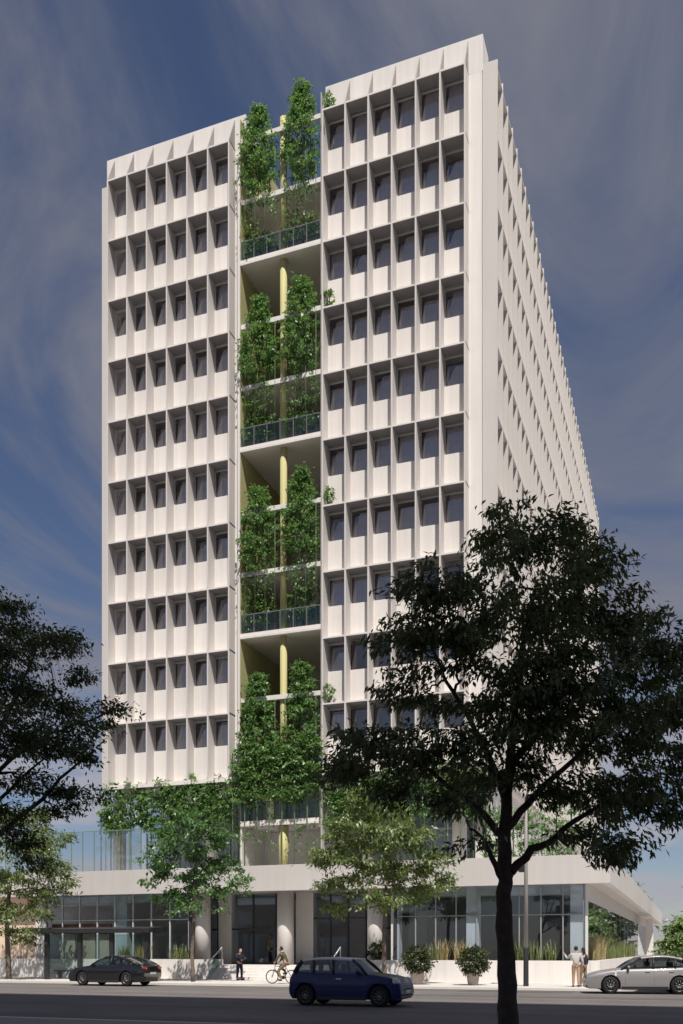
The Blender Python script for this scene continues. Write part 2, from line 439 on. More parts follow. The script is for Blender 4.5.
# ================================================================== THE TOWER
T, FD = 53.0, .82
GY = T+FD
LED=[50.42-3.834*k for k in range(10)]; BOT=LED[9]-3.79; TOP=52.5
WH=1.74
DEEP=114.2
tower=thing('office_tower','white twelve storey office tower with fin-framed windows and a planted open slot','tower',(-22.8,T,0))
OX,OY=-22.8,T
class TB(MB):                                            # builds in street coordinates, links relative to the tower base
    def build(s,name,m,parent=None,**k):
        s.v=[(a-OX,b-OY,c) for a,b,c in s.v]
        return MB.build(s,name,m,parent,**k)
LX0,LB,LX1=-34.9,1.43,-25.57
RX0,RB,RX1=-20.25,1.402,-11.0
FT=.045
def block(x_first,bay,xa,xb,label):
    ends=x_first+6*bay
    # facade panel : spandrels, floor edges and end walls
    mb=TB()
    for k,l in enumerate(LED):
        nxt=LED[k+1] if k<9 else BOT
        mb.box(xa+.06,xb-.06,GY,GY+.25,nxt+.005,l-WH)
        mb.box(x_first,ends,GY+.25,GY+.8,l-.02,l+.12)
        mb.box(x_first,ends,GY+.25,GY+.8,l-WH-.18,l-WH-.02)
    if xb-ends>.3: mb.box(ends,xb-.05,GY-.004,GY+.3,BOT+.01,LED[0]+.06)
    if x_first-xa>.3: mb.box(xa+.05,x_first,GY-.004,GY+.3,BOT+.01,LED[0]+.06)
    mb.build('facade_panel',M['white'],tower)
    mb=TB(); mb.box(xa-(.42 if label=='L' else 0),xb,GY-.006,GY+1.5,LED[0]+.05,TOP); mb.build('parapet',M['white'],tower)
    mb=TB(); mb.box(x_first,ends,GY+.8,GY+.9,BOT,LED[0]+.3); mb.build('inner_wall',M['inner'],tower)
    for i in range(7):
        x=x_first+i*bay
        mb=TB(); mb.prism([(T+.01,BOT-.02),(GY+.04,BOT-.02),(GY+.04,LED[0]+.1),(T+.01,LED[0]+.1)],x-FT,x+FT,axis='x'); mb.build('fin',M['fin'],tower,fixn=True)
        mb=TB(); mb.prism([(T+.02,LED[0]+.101),(GY,LED[0]+.101),(GY,TOP-.12)],x-.028,x+.028,axis='x'); mb.build('parapet_rib',M['rib'],tower,fixn=True)
    for k in range(10):
        mb=TB(); mb.box(x_first-FT,ends+FT,T+.022,GY+.02,LED[k],LED[k]+.09); mb.build('ledge',M['white'],tower)
        mb=TB(); mb.box(x_first,ends,T+.05,GY+.02,LED[k]-.02,LED[k]-.001); mb.build('hood_shade',M['hoodshade'],tower)  # dark sheet under the ledge, its colour imitates hood shade
    mb=TB(); mb.box(xa+.02,xb-.02,T+.03,DEEP-.3,BOT-.28,BOT-.02); mb.build('soffit',M['soffit'],tower)
block(LX0,LB,-35.05,LX1,'L'); block(RX0,RB,-20.36,RX1,'R')
mb=TB(); mb.box(LX1-.15,LX1-.04,T+.004,GY+.02,BOT-.1,LED[0]+1.0); mb.box(LX1-.0399,LX1+.003,T+.004,T+.099,BOT-.1,LED[0]+1.0); mb.build('fin',M['white'],tower)
# windows: one mesh each, frame and imitated reflection below it
GYY=GY+.10
def win_mesh(bay):
    w=bay/2-.05
    g=MB().box(-w,w,0,.02,-WH+.0,-.03).mesh('window',M['wglass'])
    f=MB()
    f.box(-w-.004,w+.004,-.045,-.004,-.15,-.09); f.box(-w,-w+.05,-.04,.03,-WH+.05,-.09); f.box(w-.05,w,-.04,.03,-WH+.05,-.09); f.box(-w,w,-.042,.032,-WH,-WH+.05)
    f.box(-w,w,-.03,.03,-.09,-.03)
    fr=f.mesh('window_frame',M['frame'])
    cs=[]
    for v in range(5):                                  # pale sheets imitating pane reflections, of different heights and widths
        c=MB(); n=16; pts=[]
        top=(-.12,-.28,-.40,-.10,-.60)[v]; sl=(.16,.36,.12,.05,.42)[v]
        x0=-w+.06; x1=w-.02
        for i in range(n+1):
            t=i/n; y=.09+.022*math.sin(t*34)
            lift=max(0,1-t/sl)
            pts.append((x0+(x1-x0)*t,y,-WH+.02)); pts.append((x0+(x1-x0)*t,y,top-lift*(WH+top-.06)))
        c.add(pts,[(2*i,2*i+2,2*i+3,2*i+1) for i in range(n)],0,True)
        cs.append(c.mesh('pane_reflection',M['pane_reflection']))
    return g,fr,cs
rngw=random.Random(3)
left_over=[]
for (xf,bay,blk) in ((LX0,LB,'L'),(RX0,RB,'R')):
    g,fr,cs=win_mesh(bay)
    for k in range(10):
        for i in range(6):
            x=xf+(i+.5)*bay-OX
            hid = blk=='R' and (k>=7 and i>=(1 if k>7 else 4) or (k==6 and i==99))
            if hid: left_over.append((x,GYY-OY,LED[k],bay)); continue
            w=inst('window',g,tower,(x,GYY-OY,LED[k]))
            inst('window_frame',fr,w)
            inst('pane_reflection',cs[rngw.choice([0,0,1,1,2,3,4])],w)
def stuff_windows(lst,extra=()):
    mb=MB()
    for x,y,z,b in lst:
        w=b/2-.05; mb.box(x-w,x+w,y,y+.02,z-WH,z-.03)
    for bx in extra: mb.box(*bx)
    o=mb.build('window',M['wglass'],tower); tag(o,'glazing of the long side and of the floors behind the big tree',kind='stuff')
# long side walls with their fins
SB=1.56; NF=int((DEEP-GY)/SB)
side_boxes=[]
for sgn,xs in ((1,RX1),(-1,-35.05)):
    def X(a): return xs+sgn*a
    def bx(mb,a,b,y0,y1,z0,z1): mb.box(min(X(a),X(b)),max(X(a),X(b)),y0,y1,z0,z1)
    mb=TB()
    for k,l in enumerate(LED):
        nxt=LED[k+1] if k<9 else BOT
        bx(mb,-.3,0,GY+.31,DEEP,nxt+.004,l-WH)
    bx(mb,-.3,-.004,GY+.31,DEEP,LED[0]-.002,51.0)
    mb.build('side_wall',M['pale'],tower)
    for k,l in enumerate(LED):
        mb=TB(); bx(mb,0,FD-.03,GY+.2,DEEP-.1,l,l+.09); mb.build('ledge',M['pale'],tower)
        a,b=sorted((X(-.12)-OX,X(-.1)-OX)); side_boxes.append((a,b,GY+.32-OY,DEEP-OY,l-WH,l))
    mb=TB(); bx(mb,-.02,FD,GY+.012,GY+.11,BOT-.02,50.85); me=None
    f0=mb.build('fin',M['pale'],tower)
    for k in range(1,NF+1):
        inst('fin',f0.data,tower,(0,k*SB,0))
stuff_windows(left_over,side_boxes)
# body of the two wings, roof
mb=TB(); mb.box(LX0+.4,LX1-.002,GY+.92,DEEP-.1,BOT-.02,50.8); mb.build('wing_wall',M['olive'],tower)
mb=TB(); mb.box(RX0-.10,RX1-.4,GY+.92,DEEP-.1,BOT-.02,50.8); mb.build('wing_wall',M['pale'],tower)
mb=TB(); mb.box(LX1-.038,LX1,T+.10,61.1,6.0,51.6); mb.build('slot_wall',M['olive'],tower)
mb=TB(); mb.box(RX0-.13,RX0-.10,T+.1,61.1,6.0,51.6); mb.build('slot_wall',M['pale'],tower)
mb=TB(); mb.box(LX1-.01,RX0-.12,61,61.4,6,51.5); mb.build('slot_back_wall',M['slotgrey'],tower)
mb=TB(); mb.box(LX0+.3,RX1-.3,61.4,DEEP-.2,50.85,51.0); mb.build('roof',M['slotgrey'],tower)
# open slot: floors, mid floors, beams, columns, railings, cables
SX0,SX1=LX1+.005,RX0-.135
TIERS=[42.75,31.55,20.35,9.1]
zc=on_plane(283.5,T+.5)
railpost=MB().box(-.025,.025,-.025,.025,0,1.12).mesh('post',M['steel'])
npan=6; pw=(SX1-SX0)/npan
railpan=MB().box(-pw/2+.035,pw/2-.035,-.008,.008,.08,1.08).mesh('glass_panel',M['clear'])
cablem=MB().tube([(0,0,0),(0,0,6.6)],.014,5).mesh('cable',M['cable'])
for ti,z in enumerate(TIERS):
    mb=TB(); mb.box(SX0,SX1,T+.06,61,z,z+.3); mb.build('terrace_floor',M['soffit'],tower)
    mb=TB(); mb.box(SX0+.01,SX1-.01,T+.02,T+.08,z-.02,z+.12); mb.build('floor_edge',M['white'],tower)
    if ti<3:
        mb=TB(); mb.box(SX0,SX1,T+.26,T+4.2,z+3.78,z+4.0); mb.build('mid_floor',M['soffit'],tower)
        mb=TB(); mb.box(SX0+.01,SX1-.01,T+.2,T+.26,z+3.74,z+4.02); mb.build('floor_edge',M['white'],tower)
        mb=TB(); mb.box(SX0,SX1,T+.18,T+.42,z+7.45,z+7.72); mb.build('beam',M['white'],tower)
        mb=TB(); mb.box(SX0+.3,SX1-1.9,60.86,60.95,z+.3,z+3.0); mb.build('window',M['oppglass'],tower)
    else:
        mb=TB(); mb.box(SX0,SX1,T+.18,T+.42,z+7.45,z+7.72); mb.build('beam',M['white'],tower)
    top = TIERS[ti-1] if ti else 51.2
    mb=TB(); mb.tube([(zc,T+.52,z+.3),(zc,T+.52,top)],.21,20); mb.build('column',M['olive'],tower)
    mb=TB(); mb.tube([(zc+1.35,T+6.2,z+.3),(zc+1.35,T+6.2,top if ti else 46)],.28,16); mb.build('column',M['olive'],tower)
    r=bpy.data.objects.new('railing',MB().box(SX0-OX,SX1-OX,-.03,.03,1.10,1.15).mesh('railing',M['steel'])); COL.objects.link(r); r.parent=tower; r.location=(0,.12,z+.3)
    for i in range(npan+1): inst('post',railpost,r,(SX0-OX+.03+i*(pw-.01),0,0))
    for i in range(npan): inst('glass_panel',railpan,r,(SX0-OX+(i+.5)*pw,0,0))
    for i in range(8):
        cx=SX0+.3+i*(SX1-SX0-.6)/7
        if abs(cx-zc)<.25: continue
        c=inst('cable',cablem,tower,(cx-OX,.1,z+.3)); c.scale=(1,1,1.1 if ti else .95)
mb=TB(); mb.tube([(zc,T+.52,6.02),(zc,T+.52,9.05)],.3,20); mb.build('column',M['olive'],tower)
# recessed storey above the podium roof
mb=TB(); mb.box(SX0+.01,SX1-.01,T+3.4,T+3.6,6.0,9.08); mb.box(SX0+.005,SX0+.08,T+.1,T+3.4,6.0,9.08); mb.build('slot_back_wall',M['slotgrey'],tower)
RZ=6.02
for x0,x1 in ((LX0+.3,LX1-.3),(RX0,RX1-.5)):
    mb=TB(); mb.box(x0,x1,57.2,57.25,RZ,BOT-.3); mb.build('glass_wall',M['shop'],tower)
    mb=TB(); n=int((x1-x0)/1.2)
    for i in range(n+1):
        x=x0+i*(x1-x0)/n; mb.box(x-.03,x+.03,57.12,57.28,RZ,BOT-.29)
    mb.box(x0,x1,57.1,57.3,8.9,9.0); mb.build('mullion',M['frame'],tower)
    mb=TB(); mb.box(x0,x1,59.5,59.7,RZ,BOT-.29); mb.build('inner_wall',M['slotgrey'],tower)
for px in (119.5,):
    x=on_plane(px,55.0); mb=TB(); mb.tube([(x,55,RZ),(x,55,BOT-.2)],.42,20); mb.build('column',M['soffit'],tower)
for x in (-28.5,-18.2,-12.6):
    mb=TB(); mb.tube([(x,55,RZ),(x,55,BOT-.2)],.42,20); mb.build('column',M['soffit'],tower)
mb=TB(); mb.box(RX1-.9,RX1-.3,56,DEEP,RZ,BOT-.29); mb.build('lower_side_wall',M['white'],tower)
mb=TB(); mb.box(LX0+.4,RX1-.95,75,DEEP-1,RZ,BOT-.29); mb.build('core_wall',M['pale'],tower)

# ================================================================== THE PODIUM
P=49.0
PX1=on_plane(610.3,P); PX0=on_plane(-60,P); PD=113.0*CT+20
PD=128
pod=thing('podium','low white podium with a deep roof band over shopfront glass under the tower','podium',(-22,P,0))
OX,OY=-22,P
SOF,FAT=4.92,6.32
mb=TB(); mb.box(PX0,PX1,P,P+.35,SOF,FAT); mb.build('roof_band',M['pale'],pod)
mb=TB(); mb.box(PX1-.35,PX1-.002,P+.352,PD,SOF+.002,FAT-.002); mb.build('roof_band',M['pale'],pod)
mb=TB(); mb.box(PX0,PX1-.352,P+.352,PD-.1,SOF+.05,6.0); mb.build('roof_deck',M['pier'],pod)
GL=49.9; GX1=on_plane(588,GL); GSY=110
EX0,EX1=on_plane(190,GL),on_plane(396,GL)      # entrance recess
LGX0=on_plane(46,GL)
mb=TB(); mb.box(PX0,GX1-.05,P+.9,PD-1,.70,.86); mb.build('podium_floor',M['floor'],pod)
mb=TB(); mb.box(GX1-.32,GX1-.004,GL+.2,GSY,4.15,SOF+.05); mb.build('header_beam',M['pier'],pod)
def glazing(x0,x1,y,z0,z1,pitch,trans,mm=M['lframe']):
    n=max(1,round((x1-x0)/pitch)); p=(x1-x0)/n
    pm=MB().box(-p/2+.03,p/2-.03,-.01,.01,z0,z1).mesh('shop_window',M['shop'])
    for i in range(n):
        w=inst('shop_window',pm,pod,(x0+(i+.5)*p-OX,y-OY,0))
    fm=MB().box(-.024,.024,-.06,.06,z0,z1).mesh('mullion',mm)
    for i in range(n+1): inst('mullion',fm,pod,(x0+i*p-OX,y-OY,0))
    if trans:
        mb=TB(); mb.box(x0,x1,y-.05,y+.05,trans-.022,trans+.022); mb.build('transom',mm,pod)
    mb=TB(); mb.box(x0-.04,x1+.04,y-.08,y+.08,z0-.08,z0); mb.build('sill',M['dframe'],pod)
glazing(EX1,GX1-.12,GL,1.16,SOF+.04,1.12,3.45)
glazing(LGX0,EX0-.06,GL,1.16,SOF+.04,1.3,3.45,M['frame'])
mb=TB(); mb.box(GX1-.12,GX1,GL-.08,GL+.12,.86,SOF+.04); mb.build('corner_post',M['frame'],pod)
# side glass with its mullions
ns=16; sp=(GSY-GL-.2)/ns
pm=MB().box(-.01,.01,-sp/2+.005,sp/2-.005,1.16,4.14).mesh('shop_window',M['shop']); fm=MB().box(-.09,.014,-.025,.025,1.16,4.14).mesh('mullion',M['lframe'])
for i in range(ns):
    inst('shop_window',pm,pod,(GX1-.06-OX,GL+.2+(i+.5)*sp-OY,0)); inst('mullion',fm,pod,(GX1-.06-OX,GL+.2+(i+1)*sp-OY,0))
mb=TB(); mb.box(GX1-2.6,GX1-2.4,56,GSY-.2,.86,SOF+.045); mb.build('inner_wall',M['inner'],pod)
# entrance recess: return walls, glass, door frames, round and flat piers
EG=52.2
mb=TB(); mb.box(EX0-.06,EX0+.10,GL-.06,EG,.86,SOF+.04); mb.build('return_wall',M['dframe'],pod)
mb=TB(); mb.box(EX1-.10,EX1+.04,GL-.085,EG,.86,SOF+.04); mb.build('return_wall',M['dframe'],pod)
def rcol(px,r=.47):
    x=on_plane(px,50.45); mb=TB(); mb.tube([(x,50.45,.8),(x,50.45,SOF+.06)],r,32); mb.build('round_column',M['white'],pod)
for px in (202.5,285.5,376): rcol(px)
def pier(pa,pb,y=EG-.15):
    mb=TB(); mb.box(on_plane(pa,y),on_plane(pb,y),y,y+.6,.8,SOF+.06); mb.build('flat_pier',M['white'],pod)
pier(218.5,231); pier(296,313)
def egl(pa,pb,n,tr=2.9):
    x0,x1=on_plane(pa,EG),on_plane(pb,EG); p=(x1-x0)/n
    for i in range(n):
        mb=TB(); mb.box(x0+i*p+.03,x0+(i+1)*p-.03,EG,EG+.02,.9,SOF+.04); mb.build('shop_window',M['shop'],pod)
    mb=TB()
    for i in range(n+1): mb.box(x0+i*p-.035,x0+i*p+.035,EG-.06,EG+.08,.86,SOF+.04)
    mb.box(x0,x1,EG-.05,EG+.07,tr-.05,tr+.05); mb.box(x0,x1,EG-.05,EG+.07,.86,.95)
    mb.build('door_frame',M['dframe'],pod)
egl(231.3,276,2); egl(313.3,366,3,3.5); egl(385,397,1); egl(207,218.3,1)
# piers behind the front glass
for pa,pb in ((113,127),(391,399),(466.3,478.5),(570.3,583)):
    y=GL+.08; mb=TB(); mb.box(on_plane(pa,y),on_plane(pb,y),y,y+.6,.8,SOF+.06); mb.build('flat_pier',M['white'],pod)
# inside: back wall, panels, ceiling bulkhead
mb=TB(); mb.box(PX0,GX1-1,58.5,58.8,.86,SOF+.04); mb.build('inner_wall',M['slotgrey'],pod)
mb=TB(); mb.box(on_plane(52,51.2),on_plane(111,51.2),51.2,51.3,2.65,3.3); mb.build('wood_panel',M['wood'],pod)
for a_,b_ in ((59,75),(81,95),(97,109)):
    mb=TB(); mb.box(on_plane(a_,50.4),on_plane(b_,50.4),50.4,50.5,.86,2.62); mb.build('beige_screen',M['beige'],pod)
mb=TB(); mb.box(EX1+.15,GX1-.14,GL+.12,GL+1.5,4.5,SOF+.045); mb.box(LGX0+.1,EX0-.2,GL+.12,GL+1.5,4.5,SOF+.045); mb.build('ceiling_bulkhead',M['pale'],pod)
mb=TB(); mb.box(EX1+.3,GX1-.5,55,55.3,.86,SOF+.04); mb.build('inner_wall',M['inner'],pod)
mb=TB(); mb.box(on_plane(-60,GL),LGX0-.05,GL,GL+.3,.8,SOF+.05); mb.build('front_wall',M['peach'],pod)
mb=TB(); mb.box(on_plane(36.5,GL),on_plane(45.5,GL),GL-.12,GL+.02,.86,SOF+.04); mb.build('flat_pier',M['white'],pod)
# far end of the podium side: cross wall and corner block
mb=TB(); mb.box(GX1-.4,PX1-.4,GSY,GSY+1,-.1,SOF+.04); mb.build('end_wall',M['white'],pod)
# glass wind screen with posts on the podium roof edge at the left
scr=bpy.data.objects.new('glass_screen',MB().box(on_plane(20,53.0)-OX,on_plane(150,52.6)-OX,-.025,.025,3.02,3.07).mesh('glass_screen',M['cable'])); COL.objects.link(scr); scr.parent=pod; scr.location=(0,2.6,5.99)
x0,x1=on_plane(20,53.0)-OX,on_plane(150,52.6)-OX
n=12; p=(x1-x0)/n
sm_=MB().box(-p/2+.03,p/2-.03,-.008,.008,.05,3.0).mesh('glass_panel',M['screen']); pm_=MB().box(-.02,.02,-.02,.02,0,3.05).mesh('post',M['cable'])
for i in range(n): inst('glass_panel',sm_,scr,(x0+(i+.5)*p,0,0))
for i in range(n+1): inst('post',pm_,scr,(x0+i*p,0,0))
# front planter walls, steps, handrails
WX1=on_plane(650,WY)
def planter_wall(name,label,x0,x1):
    t=thing(name,label,'planter',((x0+x1)/2,WY,PAVE)); m=(x0+x1)/2
    w=MB(); w.box(x0-m,x1-m,0,.22,-.1,1.08); w.box(x0-m,x0-m+.2,.22,1.1,-.1,1.08); w.box(x1-m-.2,x1-m,.22,1.1,-.1,1.08); 
    o=w.build('wall',M['white'],t)
    s=MB().box(x0-m+.2,x1-m-.2,.22,1.1,-.1,.98).build('soil',M['soil'],t)
    return t
SXA,SXB=on_plane(214,WY),on_plane(343,WY)
planter_wall('planter_wall','long pale planter wall left of the entrance steps, behind the bus shelter',on_plane(-60,WY),SXA)
planter_wall('planter_wall','long pale planter wall right of the entrance steps, behind the potted shrubs',SXB,GX1+.15)
t=thing('planter_wall','pale planter wall along the glazed podium side, behind the silver car','planter',(GX1,WY+1.3,PAVE))
w=MB(); w.box(.35,.55,0,58,-.1,1.08); w.box(.05,.35,0,.2,-.1,1.08); w.build('wall',M['white'],t); MB().box(.06,.35,.2,58,-.1,.98).build('soil',M['soil'],t)
st=thing('entrance_steps','broad white steps rising to the recessed glass entrance','steps',((SXA+SXB)/2,WY,PAVE)); hw=(SXB-SXA)/2-.03
NS=5
for i in range(NS):
    MB().box(-hw,hw,-1.0+i*.32,1.35,(.156*i) if i else -.05,.156*(i+1)).build('step',M['white'],st)
def handrail(label,x):
    t=thing('handrail',label,'handrail',(x,WY,PAVE))
    o=MB().tube([(0,-1.05,.0),(0,-1.05,.95),(0,.45,1.75),(0,.45,.76)],.03,8).build('rail',M['paper'],t)
    w=MB().prism([(-1.0,.1),(-1.0,.8),(.4,1.55),(.4,.84)],-.012,.012,axis='x').build('infill_panel',M['clear'],t)
handrail('white handrail at the left end of the entrance steps',SXA+.25)
handrail('white handrail on the entrance steps, its top showing above the blue car roof',on_plane(340,WY+.4))
# ================================================================== PLANTS ON THE BUILDING
def climber(label,px,z0,z1,w,seed,n=150,yb=T+.25,group=None,cone=True):
    rng=np.random.default_rng(seed); x=on_plane(px,yb); t=thing('climbing_tree',label,'climbing plant',(x,yb,z0),0,group)
    H=z1-z0; data=[]; mb=MB()
    ph=rng.random()*6
    for k in range(n):
        u=rng.random()**.85
        if cone:
            bump=1+.10*math.sin(u*9+ph)+.08*math.sin(u*23+2*ph)
            r=w/2*bump*min(1,.50+2.2*u,(1.03-u)*1.75+.10)
            if u<.12 and rng.random()<.3: continue
        else: r=w/2
        a=rng.random()*6.283; rr=r*math.sqrt(rng.random())
        p=Vector((rr*math.cos(a),rr*math.sin(a)*.7,H*u))
        data.append((p,Vector((math.cos(a),math.sin(a),.1)),.24,24,.19))
    for s in (-.3,0,.35):
        mb.tube([(s*w,0,-max(0,z0-z1)*0-.0),(s*w*.7,.05,H*.5),(s*w*.2,0,H*.93)],[.04,.03,.012],5)
    if cone:                                         # thin growth trailing down the wires to the railing
        for k in range(70):
            a=rng.uniform(-.5,.5)*w; data.append(((a,rng.normal(0,.1),-rng.random()**1.6*3.2),(rng.normal(),-.3,-.5),.2,7,.17))
    mb.build('stem',M['stem'],t); leaf_obj('foliage',data,M['l_climb'],t,rng,.35,.5)
    return t
nm=['topmost','second highest','third highest']
for ti,z in enumerate(TIERS[:3]):
    climber(f'tapering green climber left of the yellow column on the {nm[ti]} terrace',258.5,z+3.8,z+[9.25,9.2,9.0][ti],[2.3,2.15,2.4][ti],20+ti,[190,210,200][ti])
    climber(f'tapering green climber right of the yellow column on the {nm[ti]} terrace',301.5,z+4.0,z+[9.8,9.6,9.6][ti],[2.1,2.25,2.0][ti],40+ti,[190,180,205][ti])
climber('tall dense climber at left of the lowest terrace',257,TIERS[3]+1.6,TIERS[3]+9.0,2.5,31,300)
climber('tall dense climber at right of the lowest terrace',302,TIERS[3]+1.6,TIERS[3]+9.5,2.3,51,300)
def vines(name,label,x0,x1,yb,z0,z1,seed,dens=9,cz=6.0,rag=.9):
    rng=np.random.default_rng(seed); m=(x0+x1)/2; t=thing(name,label,'climbing plant',(m,yb,cz))
    data=[]
    n=int((x1-x0)*(z1-z0)*dens)
    for k in range(n):
        x=rng.uniform(x0,x1)
        lo=z0+rag*(.5+.5*math.sin(x*2.1+seed))*.6+rng.random()*.4
        hi=z1+.35*math.sin(x*3.3+seed*2)+.2*math.sin(x*9)
        z=rng.uniform(lo,hi)
        data.append(((x-m,rng.normal(0,.18),z-cz),(rng.normal(),-.6,.1),.25,17,.23))
    leaf_obj('foliage',data,M['l_climb'],t,rng,.35,.5)
    nc=max(2,int((x1-x0)/.72))
    cm=MB().tube([(0,0,0),(0,0,z1-cz)],.035,5).mesh('cable',M['cable'])
    for i in range(nc+1): inst('cable',cm,t,(x0-m+i*(x1-x0)/nc,0,0))
    return t
vines('vine_screen','dense vines on cables across the lowest terrace opening',SX0-.35,SX1+.1,T-.25,TIERS[3]+.95,TIERS[3]+4.9,7,14)
vines('vine_screen','vines on cables hanging under the left wing above the podium roof',LX0-.7,LX1-.4,T+.35,8.7,11.95,8,19)
vines('vine_screen','vines on cables under the right wing, behind the big dark tree',RX0+.1,RX1+.3,T+.35,8.7,11.9,9,16)
vines('vine_screen','bright green vines on cables at the right corner of the podium roof',RX1+.2,PX1-1.6,T+.5,6.3,9.6,10,9,rag=.3)
# floor shrubs and trough planters on the terraces
pl_o=None
pos_names=['far left','inner left','inner right','far right']
for ti,z in enumerate(TIERS[:3]):
    for j,(a,b) in enumerate(((.04,.235),(.27,.45),(.585,.765),(.80,.97))):
        xa,xb=SX0+a*(SX1-SX0),SX0+b*(SX1-SX0); m=(xa+xb)/2
        t=thing('trough_planter',f'dark trough planter at the railing, {pos_names[j]} on the {nm[ti]} terrace','planter',(m,T+.42,z+.3),0,'trough planters along the terrace railings')
        h=(xb-xa)/2
        o=MB().box(-h,h,-.22,.22,0,.42).box(-h-.02,h+.02,-.24,.24,.40,.46).build('trough',M['planter'],t)
        MB().box(-h+.03,h-.03,-.18,.18,.4,.47).build('soil',M['soil'],t)
    shrub('shrub',f'dark leafy shrub behind the railing, left of the yellow column on the {nm[ti]} terrace',(on_plane(267,T+3),T+1.7,z+.3),.95,3.0,M['l_climb'],.20,90,60+ti)
    shrub('shrub',f'dark leafy shrub behind the railing, right of the yellow column on the {nm[ti]} terrace',(on_plane(308,T+2.6),T+1.7,z+.3),.95,3.1,M['l_climb'],.20,90,70+ti)
for k,w in ((0,'top'),(3,'fourth'),(6,'seventh'),(9,'tenth')):
    shrub('shrub',f'small green tuft on the window ledge of the {w} floor, beside the slot',(RX0+.28,T+.30,LED[k]+.09),.30,1.15,M['l_climb'],.17,26,80+k)
# planting in the front planters
ZS=PAVE+.98
for i,(pa,pb,h,m,lab) in enumerate([
    (118,127,1.0,'l_grass','green grass tuft in the left planter, in front of the pale pier'),
    (136,146,1.15,'l_straw','tall yellowish grass in the left planter, at the right end of the shelter'),
    (169,187,1.0,'l_grass','green grass clump in the left planter, beside the fresh green street tree'),
    (426,440,1.05,'l_grass','sparse green grass behind the left potted shrub'),
    (437,448,1.25,'l_straw','straw yellow grass between the two potted shrubs'),
    (455,466,1.2,'l_straw','straw yellow grass left of the right potted shrub'),
    (516,527,1.05,'l_grass','green grass clump left of the lamp post'),
    (530,556,1.15,'l_grass','wide green grass clump right of the lamp post')]):
    grass('grass_clump',lab,on_plane(pa,49.2),on_plane(pb,49.2),49.0,49.6,ZS,h,90,M[m],100+i)
grass('grass_clump','straw yellow grass at the glazed podium corner, above the silver car bonnet',GX1+.04,GX1+.36,50.6,56,ZS,1.5,200,M['l_straw'],120)
grass('grass_clump','green grass row along the glazed podium side, above the silver car',GX1+.04,GX1+.36,56.3,84,ZS,1.35,700,M['l_grass'],121)
shrub('spiky_plant','dark spiky plant in the planter behind the blue car',(on_plane(375,49.2),49.25,ZS),.35,1.15,M['l_pot'],.3,16,130,'plant')
def potted(label,px,seed,r):
    yb=44.2; x=on_plane(px,yb); t=thing('potted_shrub',label,'potted plant',(x,yb,PAVE),0,'potted shrubs on the pavement')
    p=MB().lathe([(.20,0),(.23,.02),(.30,.50),(.325,.50),(.325,.56),(.28,.56),(.27,.47),(.02,.47)],n=24).build('pot',M['pot'],t)
    MB().lathe([(.27,.44),(.01,.475)],n=16).build('soil',M['soil'],t)
    rng=np.random.default_rng(seed); data=[]
    for k in range(190):
        u=rng.normal(0,1,3); u/=np.linalg.norm(u); rr=(.35+.68*rng.random()**.5)*r
        data.append(((u[0]*rr,u[1]*rr,1.12+u[2]*rr*.92),(u[0],u[1],u[2]),.15,14,.14))
    mb=MB()
    for k in range(9):
        a=k*.7; mb.tube([(0,0,.45),(.1*math.cos(a),.1*math.sin(a),.75),(.35*math.cos(a),.35*math.sin(a),1.15)],[.025,.018,.008],5)
    mb.build('stem',M['bark2'],t); leaf_obj('foliage',data,M['l_pot'],t,rng,.05,.5)
potted('round potted shrub nearest the blue car',417,140,.60)
potted('round potted shrub nearest the big dark tree',473,141,.62)
# roof-edge planting on the podium side
for i,y in enumerate((70,80,92,100)):
    shrub('shrub',['low shrub on the podium roof edge, nearest the corner','low shrub on the podium roof edge, second from the corner','low shrub on the podium roof edge, third from the corner','low shrub on the podium roof edge, farthest away'][i],(PX1-.75,y,6.0),.6,1.0,M['l_far'],.2,24,150+i)

# ================================================================== TREES
def lobes(Y,lst,dz,seed):
    rg=random.Random(seed); k=Y/F; out=[]
    for px,py,rx,ry,n in lst:
        r=rx*k
        out.append((world(px,py,Y+rg.uniform(-1,1)*dz),(r,r,ry*k),int(n*1.3)))
    return out
def limbset(Y,lst,dz,seed):
    rg=random.Random(seed); out=[]
    for pts,ra,rb in lst:
        d=rg.uniform(-1,1)*dz; n=len(pts)-1
        out.append(([world(px,py,Y+d*i/n) for i,(px,py) in enumerate(pts)],ra,rb))
    return out
def tpath(Y,pts,zb):
    P_=[world(px,py,Y) for px,py in pts]; P_[0].z=zb; return P_
# big dark tree on the near pavement
Y=18.5
L_=[(540,545,55,34,30),(500,535,34,30,16),(590,555,34,36,18),(430,595,38,34,24),(408,640,36,26,16),(470,640,44,42,26),
    (545,620,60,50,36),(620,625,40,42,26),(655,650,36,40,22),(600,690,60,46,34),(665,715,36,40,20),(500,700,56,42,30),
    (420,690,42,26,16),(375,742,40,24,18),(430,752,46,26,22),(345,770,22,14,7),(640,790,40,28,18),(600,800,44,30,22),(575,735,44,26,18),(455,800,26,20,9),(470,838,14,10,3),(522,772,36,22,13),(478,785,32,22,11),(562,790,36,22,12),(535,715,40,30,18),(575,838,24,10,6),
    (610,845,32,22,12),(480,760,40,30,16),(680,770,30,30,12),(700,680,34,60,18),(665,812,24,14,6),(535,690,40,40,24),(400,790,26,20,10),(360,770,30,16,10),(560,660,40,40,22),(480,600,30,36,16),(570,600,44,40,20),(630,740,44,30,18)]
